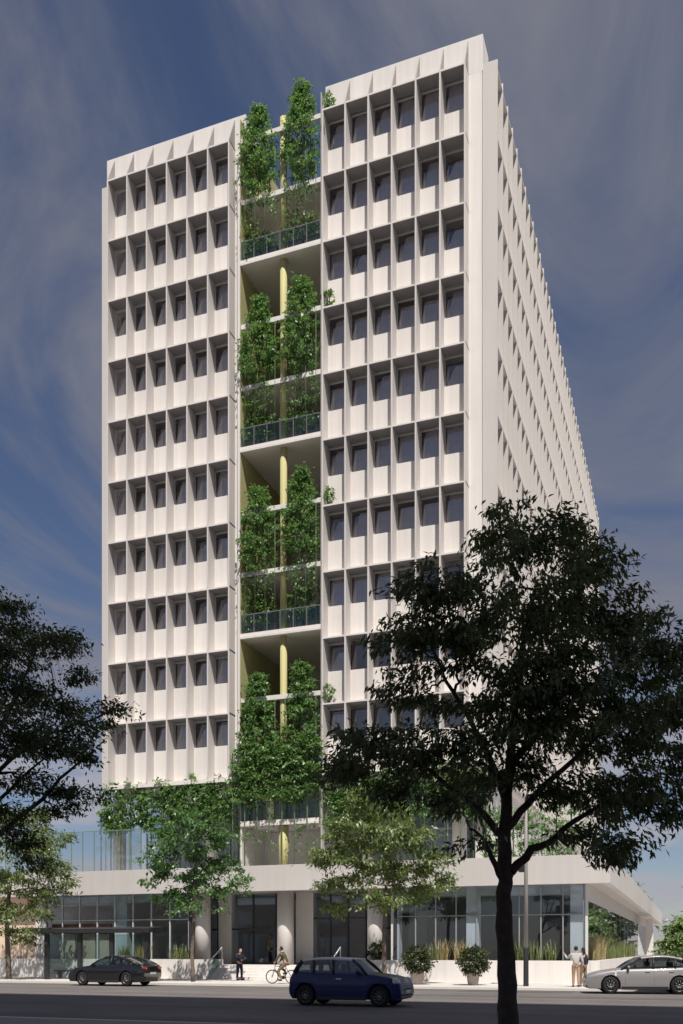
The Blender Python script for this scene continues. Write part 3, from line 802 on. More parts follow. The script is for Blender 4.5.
tree('street_tree','large dark shaded tree on the near pavement, in front of the tower corner',world(508,1030,Y).xy.to_3d()+Vector((0,0,PAVE)),
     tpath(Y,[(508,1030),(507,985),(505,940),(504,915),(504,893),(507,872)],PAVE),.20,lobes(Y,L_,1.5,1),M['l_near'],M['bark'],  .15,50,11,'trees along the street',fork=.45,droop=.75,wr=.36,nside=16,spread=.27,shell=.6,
     limbs_=limbset(Y,[([(506,878),(504,840),(506,810),(511,760),(516,710),(522,650),(535,590)],.15,.035),
       ([(511,872),(532,850),(548,843),(575,821),(600,805),(632,790)],.095,.025),([(506,830),(528,802),(546,784),(570,763),(600,735),(640,690)],.085,.025),
       ([(511,765),(535,735),(560,700),(585,650),(600,600)],.08,.02),([(504,838),(480,810),(450,788),(425,768),(390,750)],.08,.02),
       ([(507,805),(490,760),(470,720),(445,680),(425,630)],.08,.02),([(503,880),(492,858),(486,842),(470,828)],.07,.02)],1.1,5))
# dark tree reaching in from the left, trunk outside the picture
Y=16.5
L_=[(0,640,50,42,34),(20,690,50,34,30),(45,645,34,14,12),(10,735,50,34,30),(60,708,30,12,11),(108,708,22,6,6),(50,748,34,16,14),(85,755,16,8,5),(30,785,40,20,13),(75,795,30,10,8),
    (-50,680,60,70,40),(-60,780,60,50,30),(5,605,26,14,8),(62,636,14,10,5),(78,677,20,8,6),(-100,620,50,50,20),(96,725,12,5,3),(60,810,24,8,5),(15,840,30,12,9),(30,860,20,8,4),(0,815,30,14,10),(70,730,40,22,14)]
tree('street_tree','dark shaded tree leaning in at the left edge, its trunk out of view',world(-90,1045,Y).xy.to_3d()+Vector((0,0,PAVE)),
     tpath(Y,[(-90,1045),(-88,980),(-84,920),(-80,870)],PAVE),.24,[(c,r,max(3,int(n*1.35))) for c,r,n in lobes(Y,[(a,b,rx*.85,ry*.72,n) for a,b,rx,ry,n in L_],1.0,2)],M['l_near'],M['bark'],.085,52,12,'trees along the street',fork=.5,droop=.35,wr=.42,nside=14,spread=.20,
     limbs_=limbset(Y,[([(-80,870),(-30,850),(5,830),(40,800),(72,768),(95,750)],.07,.012),([(-80,872),(-40,800),(-5,740),(20,690),(38,645)],.08,.015),
       ([(-30,795),(10,760),(50,735),(85,722),(115,710)],.045,.010),([(-40,850),(0,800),(30,770),(55,750)],.045,.010),([(-80,875),(-60,780),(-55,700),(-40,640)],.09,.02)],.6,6))
# sunlit street trees on the far pavement
def street(label,px,py_base,yb,crown,trunk,r,leaf,seed,ls,per,dens=1.35,**k):
    Y=depth(px,yb); b=Vector((on_plane(px,yb),yb,PAVE))
    tr=tpath(Y,trunk,PAVE); tr[0]=b
    return tree('street_tree',label,b,tr,r,[(c,q,int(n*dens)) for c,q,n in lobes(Y,crown,1.3,seed)],leaf,M['bark2'],ls,per,seed,'trees along the street',**k)
street('fresh green young tree on the far pavement, between shelter and steps',193,979,44.0,
  [(190,822,24,9,15),(170,836,22,8,13),(212,838,24,9,15),(190,848,38,12,26),(160,862,20,8,11),(222,866,22,8,13),(195,876,42,11,26),(172,895,22,8,11),(212,893,30,9,15),(233,880,14,6,6),(150,882,10,5,3),(192,910,26,7,9)],
  [(193,979),(192,950),(194,925),(193,900),(194,880)],.10,M['l_street2'],21,.21,44,droop=.2,wr=.5,spread=.30,fork=.4,dens=.95)
street('olive green young tree on the far pavement, directly behind the blue car',385,982,43.8,
  [(378,810,30,14,20),(352,832,28,13,18),(405,835,28,14,19),(378,845,42,14,28),(335,858,24,10,14),(428,862,20,14,14),(385,872,44,14,28),(345,884,26,10,13),(418,890,26,14,16),(385,900,28,10,11),(333,908,14,7,5),(440,880,10,8,4),(362,795,16,8,6)],
  [(385,982),(384,955),(384,930),(386,905),(386,885)],.11,M['l_street'],22,.21,46,droop=.45,wr=.42,spread=.34,fork=.4)
street('olive green young tree at the left edge of the far pavement',9,979,44.2,
  [(20,815,34,14,22),(-10,825,34,16,20),(45,838,26,12,16),(15,850,44,14,28),(50,868,24,10,14),(10,880,44,13,26),(45,895,24,9,12),(15,912,40,12,20),(-20,870,36,22,20),(30,935,26,8,9),(-15,930,26,10,9),(62,880,12,6,4)],
  [(9,979),(8,955),(7,930),(8,905),(10,885)],.15,M['l_street'],23,.21,44,droop=.4,wr=.42,spread=.34,fork=.4)
# greenery beyond the podium's far end and beside it
def fartree(label,x,y,h,r,seed,n=60):
    rng=random.Random(seed); L_=[]
    for k in range(9): L_.append(((x+rng.uniform(-.6,.6)*r,y+rng.uniform(-.6,.6)*r,h*rng.uniform(.35,.9)),(r*.55,r*.55,h*.16),n//5))
    tree('broadleaf_tree',label,(x,y,PAVE),[(x,y,PAVE),(x,y,h*.2),(x+.1,y,h*.4)],.18,L_,M['l_far'],M['bark2'],.42,20,seed,'trees beyond the podium',spread=.6,droop=.2,wr=.55)
fartree('bright green tree beside the far end of the podium',on_plane(690,92),92,5.2,2.3,201)
fartree('tall green tree beside the podium, just outside the right edge',9,78,8.5,3.2,202)
fartree('green tree beside the podium, outside the right edge beyond the first',13,98,9,3.6,203)
fartree('green tree down the side street, farthest beyond the podium',4.0,132,8,3.6,204)
fartree('low green tree at the street corner, outside the right edge',17,64,7,3,205)

rng=np.random.default_rng(77); hd=thing('hedge','long tall green hedge along the side street beside the podium','hedge',(8,80,PAVE))
data=[((rng.uniform(-.8,.8),rng.uniform(-28,30),rng.uniform(.2,3.1)),(rng.normal(),rng.normal(),.3),.45,12,.4) for k in range(900)]
leaf_obj('foliage',data,M['l_far'],hd,rng,.1,.6)
MB().box(-.5,.5,-28,30,0,2.6).build('core',M['stem'],hd)

rng=np.random.default_rng(78); data=[((rng.uniform(0,52),rng.uniform(152,185),rng.uniform(.3,1)**.6*(9+4*math.sin(k*.37))),(rng.normal(),rng.normal(),.3),1.2,14,.9) for k in range(1500)]
wd=leaf_obj('wood',data,M['l_pot'],None,rng,.1,.6); tag(wd,'far green wood closing the side street beyond the podium','trees',kind='stuff')
# ================================================================== VEHICLES
def car(name,label,cat,loc,rz,S,group='cars on the street'):
    """S: dict of side profile numbers; car drives towards local +x, y to its left."""
    t=thing(name,label,cat,loc,rz,group)
    L2=S['L']/2; W=S['W']/2; paint=M[S['paint']]
    xmin,xmax=S['low'][0][0],0
    allx=[p[0] for p in S['low']]; xmn,xmx=min(allx),max(allx); xm=(xmn+xmx)/2; hl=(xmx-xmn)/2
    def hw(x,z):
        u=abs((x-xm)/hl); plan=1-.15*u**5
        zz=(z-.5)/.5
        return W*plan*(1-.05*max(0,zz)**2-.07*max(0,-zz)**2)
    # lower body with wheel arches: columns of points at many stations along the car
    low=S['low']; r=S['arch']; zb=S['sill']
    fi=max(range(len(low)),key=lambda i:low[i][0]); ri=min(range(len(low)),key=lambda i:low[i][0])
    upper=sorted(low[fi:ri+1]); lowf=sorted(low[:fi+1]); lowr_=sorted(low[ri:])
    def interp(pl,x):
        if x<=pl[0][0]: return pl[0][1]
        for (xa,za),(xb,zb_) in zip(pl,pl[1:]):
            if x<=xb: return za+(zb_-za)*((x-xa)/(xb-xa) if xb>xa else 0)
        return pl[-1][1]
    def bottom(x):
        if x>lowf[0][0]: z=interp(lowf,x)
        elif x<lowr_[-1][0]: z=interp(lowr_,x)
        else: z=zb
        for xw in (S['wr'],S['wf']):
            if abs(x-xw)<r: z=max(z,S['r']+math.sqrt(max(0,r*r-(x-xw)**2)))
        return z
    xs_=set([low[fi][0],low[ri][0]])
    for k in range(91): xs_.add(xm-hl*math.cos(math.pi*k/90))
    for xw in (S['wr'],S['wf']):
        for k in range(31): xs_.add(xw-r*math.cos(math.pi*k/30))
        xs_.add(xw-r-.004); xs_.add(xw+r+.004)
    xs_=sorted(xs_); nj=12; NC=6
    vs=[];fs=[]
    def edge(e,rad_): 
        e=min(1,e/rad_); return rad_*(1-math.sqrt(max(0,1-(1-e)**2)))
    for x in xs_:
        zt=interp(upper,x); z0=min(bottom(x),zt-.0005)
        ends=min(x-low[ri][0],low[fi][0]-x)
        for s in (1,-1):
            for j in range(nj+1):
                u=j/nj; z=z0+(zt-z0)*(.5-.5*math.cos(math.pi*u))
                off=edge(zt-z,.09)+.12*edge(z-z0,.05)
                crease=-.010*math.exp(-((z-.70)/.03)**2)
                vs.append((x,s*(hw(x,z)-off-crease-.0),z))
    K=2*(nj+1)
    for i in range(len(xs_)-1):
        for s in (0,1):
            for j in range(nj):
                a=i*K+s*(nj+1)+j; q=(a,a+1,a+K+1,a+K)
                fs.append(q if s else q[::-1])
    base_n=len(vs)
    for i,x in enumerate(xs_):                       # top skin and floor, crowned a little
        for row,js in ((0,nj),(1,0)):
            L_=vs[i*K+js]; R__=vs[i*K+nj+1+js]
            for c in range(1,NC):
                u=c/NC; y=L_[1]+(R__[1]-L_[1])*u; z=L_[2]+(.035*(1-(2*u-1)**2) if row==0 else 0)
                vs.append((L_[0],y,z))
    K2=2*(NC-1)
    def tv(i,row,c):
        js=nj if row==0 else 0
        if c==0: return i*K+js
        if c==NC: return i*K+nj+1+js
        return base_n+i*K2+row*(NC-1)+c-1
    for i in range(len(xs_)-1):
        for row in (0,1):
            for c in range(NC):
                q=(tv(i,row,c),tv(i+1,row,c),tv(i+1,row,c+1),tv(i,row,c+1)); fs.append(q if row else q[::-1])
    mb=MB(); mb.add(vs,fs,0,True)
    body=mb.build('body',paint,t,fixn=True)
    # cabin: pillars, roof and panes
    bf,rf,rr_,br=[Vector(p) for p in S['cab']]       # screen base, roof front, roof rear, rear base (x,z)
    mid=S['roofmid']
    cw=lambda x,z: (hw(x,min(z,.95))*.95)*(1-S['tuck']*max(0,(z-bf.y))/(mid-bf.y))
    def top_z(x):
        if x>=0.5*(rf.x+rr_.x): u=(x-.5*(rf.x+rr_.x))/(rf.x-.5*(rf.x+rr_.x)); return mid+(rf.y-mid)*u*u
        u=(.5*(rf.x+rr_.x)-x)/(.5*(rf.x+rr_.x)-rr_.x); return mid+(rr_.y-mid)*u*u
    mb=MB(); nx,ny=10,8; vv=[]
    for i in range(nx+1):
        x=rf.x+(rr_.x-rf.x)*i/nx; z=top_z(x); w=cw(x,z)
        for j in range(ny+1):
            y=-1+2*j/ny; vv.append((x,y*w,z+.045*(1-y**4)))
    lowr=[(a,b,c-.05) for a,b,c in vv]
    fs=[(i*(ny+1)+j,i*(ny+1)+j+1,(i+1)*(ny+1)+j+1,(i+1)*(ny+1)+j) for i in range(nx) for j in range(ny)]
    K=len(vv); rim=[i*(ny+1) for i in range(nx+1)]+[nx*(ny+1)+j for j in range(1,ny+1)]+[i*(ny+1)+ny for i in range(nx-1,-1,-1)]+[j for j in range(ny-1,0,-1)]
    mb.add(vv+lowr,fs+[tuple(K+q for q in reversed(f)) for f in fs]+[(rim[i],rim[(i+1)%len(rim)],K+rim[(i+1)%len(rim)],K+rim[i]) for i in range(len(rim))],0,True)
    mb.build('roof',M[S.get('roofpaint',S['paint'])],t,fixn=True)
    beltz=lambda x: bf.y+(br.y-bf.y)*(bf.x-x)/(bf.x-br.x)
    for s in (1,-1):
        def at(x,z,o=0): return (x,s*(cw(x,z)+o),z)
        mb=MB(); mb.tube([at(bf.x,bf.y-.05),at((bf.x+rf.x)/2,(bf.y+rf.y)/2+.02),at(rf.x,rf.y)],[.05,.045,.045],6)
        mb.build('screen_pillar',M[S.get('pillar','dark')],t); mb=MB()
        mb.tube([at(br.x,br.y-.05),at((br.x+rr_.x)/2,(br.y+rr_.y)/2+.02),at(rr_.x,rr_.y)],[.09,.08,.06],6)
        mb.build('rear_pillar',M[S.get('pillar','dark')],t); mb=MB()
        for i in range(8):
            xa=rf.x+(rr_.x-rf.x)*i/8; xb=rf.x+(rr_.x-rf.x)*(i+1)/8
            mb.tube([at(xa,top_z(xa)-.02),at(xb,top_z(xb)-.02)],.045,6,cap=False)
        mb.build('roof_rail',M[S.get('roofpaint',S['paint'])],t); mb=MB()
        for xp in S['bpil']:
            MB().tube([at(xp,beltz(xp)-.05),at(xp-.05,top_z(xp)-.02)],.045,6).build('door_pillar',M[S.get('pillar','dark')],t)
    # panes
    def quad(name,a,b,c,d,m,n=6,bul=.0,ax=0):
        q=MB(); vv=[]
        for i in range(n+1):
            u=i/n
            for j in range(n+1):
                v=j/n; p=(Vector(a).lerp(Vector(b),u)).lerp(Vector(d).lerp(Vector(c),u),v)
                p.x+=bul*(1-(2*u-1)**2)
                vv.append(tuple(p))
        q.add(vv,[(i*(n+1)+j,i*(n+1)+j+1,(i+1)*(n+1)+j+1,(i+1)*(n+1)+j) for i in range(n) for j in range(n)],0,True)
        return q.build(name,m,t)
    wf_=cw(bf.x,bf.y); wr_=cw(rf.x,rf.y)
    quad('windscreen',(bf.x,-wf_+.02,bf.y-.03),(bf.x,wf_-.02,bf.y-.03),(rf.x,wr_-.02,rf.y+.01),(rf.x,-wr_+.02,rf.y+.01),M[S.get('wsglass','carglass')],6,.08)
    wf_=cw(br.x,br.y); wr_=cw(rr_.x,rr_.y)
    quad('rear_window',(br.x,-wf_+.03,br.y-.02),(br.x,wf_-.03,br.y-.02),(rr_.x,wr_-.03,rr_.y+.01),(rr_.x,-wr_+.03,rr_.y+.01),M[S.get('wsglass','carglass')],6,-.05)
    xs=[bf.x-.06]+S['bpil']+[br.x+.05]
    for s in (1,-1):
        for i in range(len(xs)-1):
            xa,xb=xs[i],xs[i+1]; q=MB(); vv=[];n=8
            for k in range(n+1):
                x=xa+(xb-xa)*k/n; zt=top_z(x)-.02
                if x>rf.x: zt=min(zt,bf.y+(rf.y-bf.y)*(bf.x-x)/(bf.x-rf.x))
                if x<rr_.x: zt=min(zt,br.y+(rr_.y-br.y)*(x-br.x)/(rr_.x-br.x))
                z0=beltz(x)-.03; zt=max(zt,z0+.005)
                vv += [(x,s*cw(x,z0),z0),(x,s*cw(x,zt),zt)]
            q.add(vv,[(2*k,2*k+2,2*k+3,2*k+1) for k in range(n)],0,True); q.build('side_window',M['carglass'],t)
        # door joint, handle, mirror, sill strip
        for xp in S['handles']:
            h=MB(); h.box(xp-.09,xp+.09,s*(hw(xp,.8)-.004)-.012,s*(hw(xp,.8)-.004)+.012,S['hz']-.012,S['hz']+.012)
            h.build('door_handle',M[S.get('hmat','chrome')],t)
        for xp in S['joints']:
            j=MB(); j.tube([(xp,s*(hw(xp,z)-.002),z) for z in (zb+.12,.45,.6,.75,bf.y-.06)],.006,4)
            j.build('door_joint',M['dark'],t)
        mr=MB(); xm_=bf.x-.28; y0=s*(cw(xm_,bf.y)+.10)
        mr.ball((xm_,y0,bf.y+.06),(.06,.11,.07)); mr.tube([(xm_,s*(cw(xm_,bf.y)-.02),bf.y-.02),(xm_,y0,bf.y+.04)],.02,5)
        mr.build('mirror',M[S.get('mirror',S['paint'])],t)
        sk=MB(); n=12; x0,x1=S['wr']+r+.03,S['wf']-r-.03; vv=[]
        for k in range(n+1):
            x=x0+(x1-x0)*k/n; vv += [(x,s*(hw(x,zb)+.012),zb-.03),(x,s*(hw(x,zb+.1)+.006),zb+.09)]
        sk.add(vv,[(2*k,2*k+2,2*k+3,2*k+1) for k in range(n)]); sk.build('sill_strip',M['dark'],t)
        # lamps
        hx,hy,hz=S['head']; 
        MB().ball((hx,s*hy,hz),S['hr'],14,8).build('headlight',M['lamp'],t)
        tx,ty,tz=S['tail']
        MB().ball((tx,s*ty,tz),S['tr'],14,8).build('tail_light',M['red'],t)
    gx,gz,gw,gh=S['grille']
    g=MB(); g.box(gx-.06,gx+.02,-gw,gw,gz-gh,gz+gh); bevel(g.build('grille',M['dark'],t),.03)
    g=MB(); g.box(gx-.10,gx+.01,-W*.72,W*.72,zb+.02,zb+.13); bevel(g.build('bumper_intake',M['dark'],t),.03)
    g=MB(); g.box(xmx-.02,xmx+.015,-.26,.26,.40,.50); g.build('number_plate',M['plate'],t)
    g=MB(); g.box(xmn-.015,xmn+.02,-.26,.26,S.get('rpz',.55),S.get('rpz',.55)+.10); g.build('number_plate',M['plate'],t)
    for xw in (S['wf'],S['wr']):
        MB().box(xw-r*.93,xw+r*.93,-W+.30,W-.30,zb-.01,S['r']+r*.99).build('wheel_housing',M['dark'],t)
    g=MB(); g.box(S['wr']-.5,S['wf']+.5,-W+.22,W-.22,zb-.02,zb+.1); g.build('underbody',M['dark'],t)
    # seats
    for xx in S['seats']:
        for yy in (-.36,.36):
            q=MB(); q.box(xx-.02,xx+.46,yy-.23,yy+.23,.36,.52); q.box(xx-.16,xx-.02,yy-.22,yy+.22,.42,1.02); bevel(q.build('seat',M['seat'],t),.04)
            q=MB(); q.box(xx-.19,xx-.09,yy-.13,yy+.13,1.04,1.24); bevel(q.build('headrest',M[S.get('hrmat','seat')],t),.03)
    q=MB(); q.tube([(bf.x-.62+.12*math.cos(0)*0,.36+.17*math.cos(a*math.pi/8),.92+.17*math.sin(a*math.pi/8)) for a in range(17)],.015,5); q.build('steering_wheel',M['dark'],t)
    # wheels
    ty=MB().lathe(cap=False,n=32,axis='y',prof=[(S['r']*.66,-.10),(S['r']*.93,-.105),(S['r'],-.07),(S['r'],.07),(S['r']*.93,.105),(S['r']*.66,.10)]).mesh('tyre',M['rubber'])
    rm=MB(); R_=S['r']*.68
    rm.lathe([(R_,-.08),(R_,.085),(R_*.93,.09),(R_*.90,.03),(R_*.9,-.06)],n=32,axis='y',cap=False)
    for k in range(10):
        a=2*math.pi*k/10; rm.tube([(.04*math.cos(a),.075,.04*math.sin(a)),(R_*.92*math.cos(a),.07,R_*.92*math.sin(a))],[.022,.016],5)
    rm.lathe([(.055,.05),(.055,.09),(.03,.097)],n=14,axis='y')
    rmm=rm.mesh('rim',M['rim'])
    dk=MB().lathe([(R_*.9,-.04),(R_*.9,.0)],n=24,axis='y').mesh('brake_disc',M['dark'])
    for xw in (S['wf'],S['wr']):
        for s in (1,-1):
            w=inst('wheel',ty,t,(xw,s*(W-.135),S['r']),(0,0,0 if s>0 else math.pi)); inst('rim',rmm,w); inst('brake_disc',dk,w)
    return t
MINI=dict(L=3.75,W=1.70,paint='bluecar',roofpaint='roofgrey',pillar='dark',
  low=[(1.76,.22),(1.86,.34),(1.875,.50),(1.84,.66),(1.74,.79),(1.52,.875),(1.15,.935),(.82,.975),(-.4,1.0),(-1.62,1.03),(-1.76,.98),(-1.82,.80),(-1.86,.55),(-1.84,.36),(-1.76,.24)],
  sill=.22,r=.315,arch=.375,wf=1.19,wr=-1.26,cab=[(.80,.97),(.28,1.385),(-1.42,1.36),(-1.66,1.02)],roofmid=1.425,tuck=.20,bpil=[-.32,-.98],
  handles=[-.12],hz=.82,joints=[.66,-.36],head=(1.66,.63,.73),hr=(.17,.16,.14),tail=(-1.80,.66,.72),tr=(.05,.08,.15),grille=(1.83,.60,.42,.075),seats=[-.25,-1.05],hrmat='pseat',rpz=.62)
SALOON=dict(L=4.75,W=1.84,paint='silver',pillar='dark',
  low=[(2.26,.20),(2.36,.32),(2.39,.46),(2.36,.58),(2.26,.70),(1.9,.82),(1.35,.91),(.98,.955),(-.4,.99),(-1.75,1.03),(-2.20,1.03),(-2.31,.93),(-2.36,.66),(-2.35,.40),(-2.25,.24)],
  sill=.20,r=.335,arch=.395,wf=1.40,wr=-1.30,cab=[(.98,.96),(.18,1.375),(-1.45,1.33),(-2.14,1.03)],roofmid=1.44,tuck=.23,bpil=[-.28,-1.15],
  handles=[-.05,-.98],hz=.83,joints=[.82,-.32,-1.12],head=(2.17,.66,.63),hr=(.17,.16,.065),tail=(-2.26,.66,.84),tr=(.08,.22,.08),grille=(2.35,.56,.48,.12),seats=[-.02,-.95])
COUPE=dict(SALOON,paint='blackcar',mirror='blackcar',wsglass='tealglass',hmat='dark',
  low=[(2.22,.20),(2.32,.32),(2.35,.50),(2.32,.62),(2.18,.74),(1.85,.84),(1.35,.91),(.98,.95),(-.4,.97),(-1.6,1.0),(-2.20,1.0),(-2.31,.90),(-2.34,.62),(-2.32,.40),(-2.22,.24)],
  cab=[(.95,.95),(.12,1.34),(-.95,1.31),(-2.02,1.01)],roofmid=1.395,bpil=[-.28,-1.05],tail=(-2.27,.64,.84))
def mid_on(pa,pb,yb): return (on_plane(pa,yb)+on_plane(pb,yb))/2
bc=car('parked_car','black fastback car parked in front of the bus shelter','car',(mid_on(64,153,39.6),40.2,0),math.pi,COUPE); bc.scale=(.89,.97,1)
sc_=car('parked_car','silver estate car parked at the right, beside the standing man','car',(on_plane(608.5,39.9)+1.24,40.35,0),math.pi+.20,SALOON); sc_.scale=(.93,1,1)
mc=car('small_car','small dark blue hatchback with a grey roof driving past','car',(mid_on(290,410,28.7),28.95,0),0,MINI); mc.scale=(.955,.97,1)

# ================================================================== STREET FURNITURE
sy0,sy1=44.4,46.0
sx0,sx1=on_plane(8,sy0),on_plane(150,sy0)
t=thing('bus_shelter','dark open bus shelter with a flat roof on thin posts, behind the black car','bus shelter',((sx0+sx1)/2,45.2,PAVE)); cx=(sx0+sx1)/2
MB().prism([(-.95,2.50),(-.95,2.72),(.95,2.86),(.95,2.62)],sx0-cx,sx1-cx,axis='x').build('roof',M['dark'],t,fixn=True)
for px in (47,80,112,147):
    MB().box(on_plane(px,44.6)-cx-.11,on_plane(px,44.6)-cx+.11,-.70,-.50,-.02,2.56).build('post',M['dark'],t)
for px in (47,147):
    MB().box(on_plane(px,46)-cx-.06,on_plane(px,46)-cx+.06,.70,.82,-.02,2.68).build('post',M['dark'],t)
MB().box(on_plane(48,46)-cx+.1,on_plane(147,46)-cx-.1,.745,.765,.25,2.45).build('back_glass',M['clear'],t)
b=MB(); b.box(-2.2,2.0,.15,.55,.42,.48); b.box(-2.0,-1.92,.2,.5,-.02,.42); b.box(1.7,1.78,.2,.5,-.02,.42); b.build('bench',M['dark'],t)
lx=on_plane(526,43.9)
t=thing('street_lamp','grey lamp post with a dark base, right of the big dark trunk','street lamp',(lx,43.9,PAVE))
MB().lathe([(.125,-.02),(.125,.05),(.118,.08),(.112,1.66),(.10,1.70)],n=18).build('base',M['dark'],t)
MB().tube([(0,0,1.68),(0,0,5.2),(0,0,8.4)],[.095,.085,.06],14).build('pole',M['pole'],t)
MB().tube([(0,0,8.35),(.2,-.5,8.6),(.5,-1.5,8.7)],[.05,.045,.04],10).build('arm',M['pole'],t)
MB().prism([(-2.1,8.62),(-2.1,8.72),(-1.4,8.78),(-1.4,8.64)],.38,.62,axis='x').build('lamp_head',M['dark'],t,fixn=True)
b=MB(); b.box(-.32,-.06,-.14,.14,5.05,5.35); b.tube([(-.1,0,5.2),(0,0,5.2)],.05,8); bevel(b.build('signal_box',M['dark'],t),.03)

# ================================================================== PEOPLE
def skinned(verts,edges,radii,sub=2):
    me=bpy.data.meshes.new('tmp'); me.from_pydata([tuple(v) for v in verts],edges,[]); 
    o=bpy.data.objects.new('tmp',me); COL.objects.link(o)
    m=o.modifiers.new('s','SKIN'); m.use_smooth_shade=True
    for i,r in enumerate(radii):
        sv=me.skin_vertices[0].data[i]; r=r if hasattr(r,'__len__') else (r,r); sv.radius=r; sv.use_root=(i==0)
    o.modifiers.new('u','SUBSURF').levels=sub
    dg=bpy.context.evaluated_depsgraph_get(); ev=o.evaluated_get(dg)
    out=bpy.data.meshes.new_from_object(ev); bpy.data.objects.remove(o); return out
def to_mb(me):
    mb=MB(); mb.add([v.co for v in me.vertices],[tuple(p.vertices) for p in me.polygons],0,True); return mb
def person(label,loc,rz,J,tops,legs,shoes,group=None,long_coat=False,hairback=.0,skirt=None):
    """J joints in metres, +x is where the person faces, y to the left."""
    t=thing('person',label,'person',loc,rz,group)
    V=Vector; g={k:V(v) for k,v in J.items() if hasattr(v,'__len__')}
    names=[];vs=[];rs=[];ed=[]
    def v(n,p,r): names.append(n);vs.append(V(p));rs.append(r);return len(vs)-1
    pel=v('pel',g['pel'],.115); wa=v('wa',g['pel'].lerp(g['che'],.45),(.105)); ch=v('ch',g['che'],.13); nk=v('nk',g['neck'],.055); hd0=v('hd0',g['neck'].lerp(g['head'],.6),.055)
    ed+=[(pel,wa),(wa,ch),(ch,nk),(nk,hd0)]
    for s in 'lr':
        sh=v('sh',g['sh'+s],.062); el=v('el',g['el'+s],.045); wr=v('wr',g['wr'+s],.030)
        ed+=[(ch,sh),(sh,el),(el,wr)]
        d=(g['wr'+s]-g['el'+s]).normalized(); pm=v('pm',g['wr'+s]+d*.07,(.042,.022)); ed.append((wr,pm))
        hp=v('hp',g['pel']+V((0,.095 if s=='l' else -.095,-.06)),.09); kn=v('kn',g['kn'+s],.06); an=v('an',g['an'+s],.042); toe=v('toe',g['toe'+s],.035)
        ed+=[(pel,hp),(hp,kn),(kn,an),(an,toe)]
    body=to_mb(skinned(vs,ed,rs,2))
    h=g['head']
    def face(p,q):
        q=q.copy()
        if p.x>.75 and abs(p.y)<.25 and -.35<p.z<.15: q.x+=.022*(1-abs(p.y)/.25)      # nose
        if p.z<-.2: q.y*=1-.22*min(1,(-.2-p.z)); q.x+=.012
        return q
    body.ball(h,(.095,.078,.118),16,14,0,face)
    for sg in (1,-1):
        body.ball(h+V((-.005,sg*.078,-.01)),(.02,.012,.03),8,6)
        body.ball(h+V((.082,sg*.03,.012)),(.012,.012,.009),8,6,1)
    body.ball(h+V((.088,0,-.055)),(.012,.026,.008),8,6,2)
    for s,sg in (('l',1),('r',-1)):
        d=(g['wr'+s]-g['el'+s]).normalized(); pm=g['wr'+s]+d*.09
        side=V((0,0,1)).cross(d); side = side.normalized() if side.length>.05 else V((1,0,0))
        cur=J.get('curl'+s,.5); nrm=d.cross(side).normalized()
        for k,(o,l) in enumerate(((-.03,.062),(-.01,.072),(.01,.068),(.03,.055))):
            a=pm+side*o; b=a+d*l*.5+nrm*l*.15*cur; c=b+d*l*.45*(1-.5*cur)+nrm*l*.5*cur
            body.tube([a-d*.02,b,c],[.0095,.009,.007],6)
        a=g['wr'+s]+d*.04+side*.025; body.tube([a,a+side*.03+d*.03,a+side*.035+d*.06],[.012,.010,.008],6)
    body.build('body',[M['skin'],M['black'],mat_lip],t)
    # jacket
    vs.clear();rs.clear();ed.clear();names.clear()
    lo=g['pel'].lerp(g['che'],-.1 if not long_coat else -.35)
    a=v('',lo,.145);b=v('',g['pel'].lerp(g['che'],.5),.135);c=v('',g['che'],.155);d=v('',g['neck']-V((0,0,.03)),.075)
    ed+=[(a,b),(b,c),(c,d)]
    for s in 'lr':
        sh=v('',g['sh'+s],.078);el=v('',g['el'+s],.058);wr=v('',g['wr'+s],.043);ed+=[(c,sh),(sh,el),(el,wr)]
    to_mb(skinned(vs,ed,rs,2)).build('jacket',M[tops],t)
    vs.clear();rs.clear();ed.clear()
    a=v('',g['pel']+V((0,0,.05)),.135); 
    for s,sg in (('l',1),('r',-1)):
        hp=v('',g['pel']+V((0,sg*.095,-.06)),.105);kn=v('',g['kn'+s],.075);an=v('',g['an'+s]+V((0,0,.02)),.058);ed+=[(a,hp),(hp,kn),(kn,an)]
    to_mb(skinned(vs,ed,rs,2)).build('trousers',M[legs],t)
    if skirt:
        p=g['pel']; MB().lathe([(.13,.05),(.17,-.15),(.21,-.5),(.20,-.5),(.15,-.1)],(p.x,p.y,p.z),18).build('skirt',M[skirt],t)
    for s in 'lr':
        an,to=g['an'+s],g['toe'+s]; d=(to-an); d.z=0; d.normalize(); m=an.lerp(to,.5); ang=math.atan2(d.y,d.x)
        sb=MB().ball((0,0,0),(.135,.048,.045),12,8); ca,sa=math.cos(ang),math.sin(ang)
        sb.v=[(x*ca-y*sa+m.x,x*sa+y*ca+m.y,max(z+min(an.z,to.z)-.005,min(an.z,to.z)-.035)) for x,y,z in sb.v]
        sb.build('shoe',M[shoes],t)
    hb=MB().ball(h+V((-.015,0,.02)),(.098,.088,.112),16,12,0,lambda p,q: Vector((q.x if p.x<.35 or p.z>.55 else q.x*.70,q.y,q.z if p.z>-.45 else q.z*.8)))
    if hairback: hb.ball(h+V((-.07,0,-.09)),(.05,.075,.14),12,8)
    hb.build('hair',M['hair'],t)
    return t
mat_lip=mat('lips',(.35,.14,.12),.5,.03)
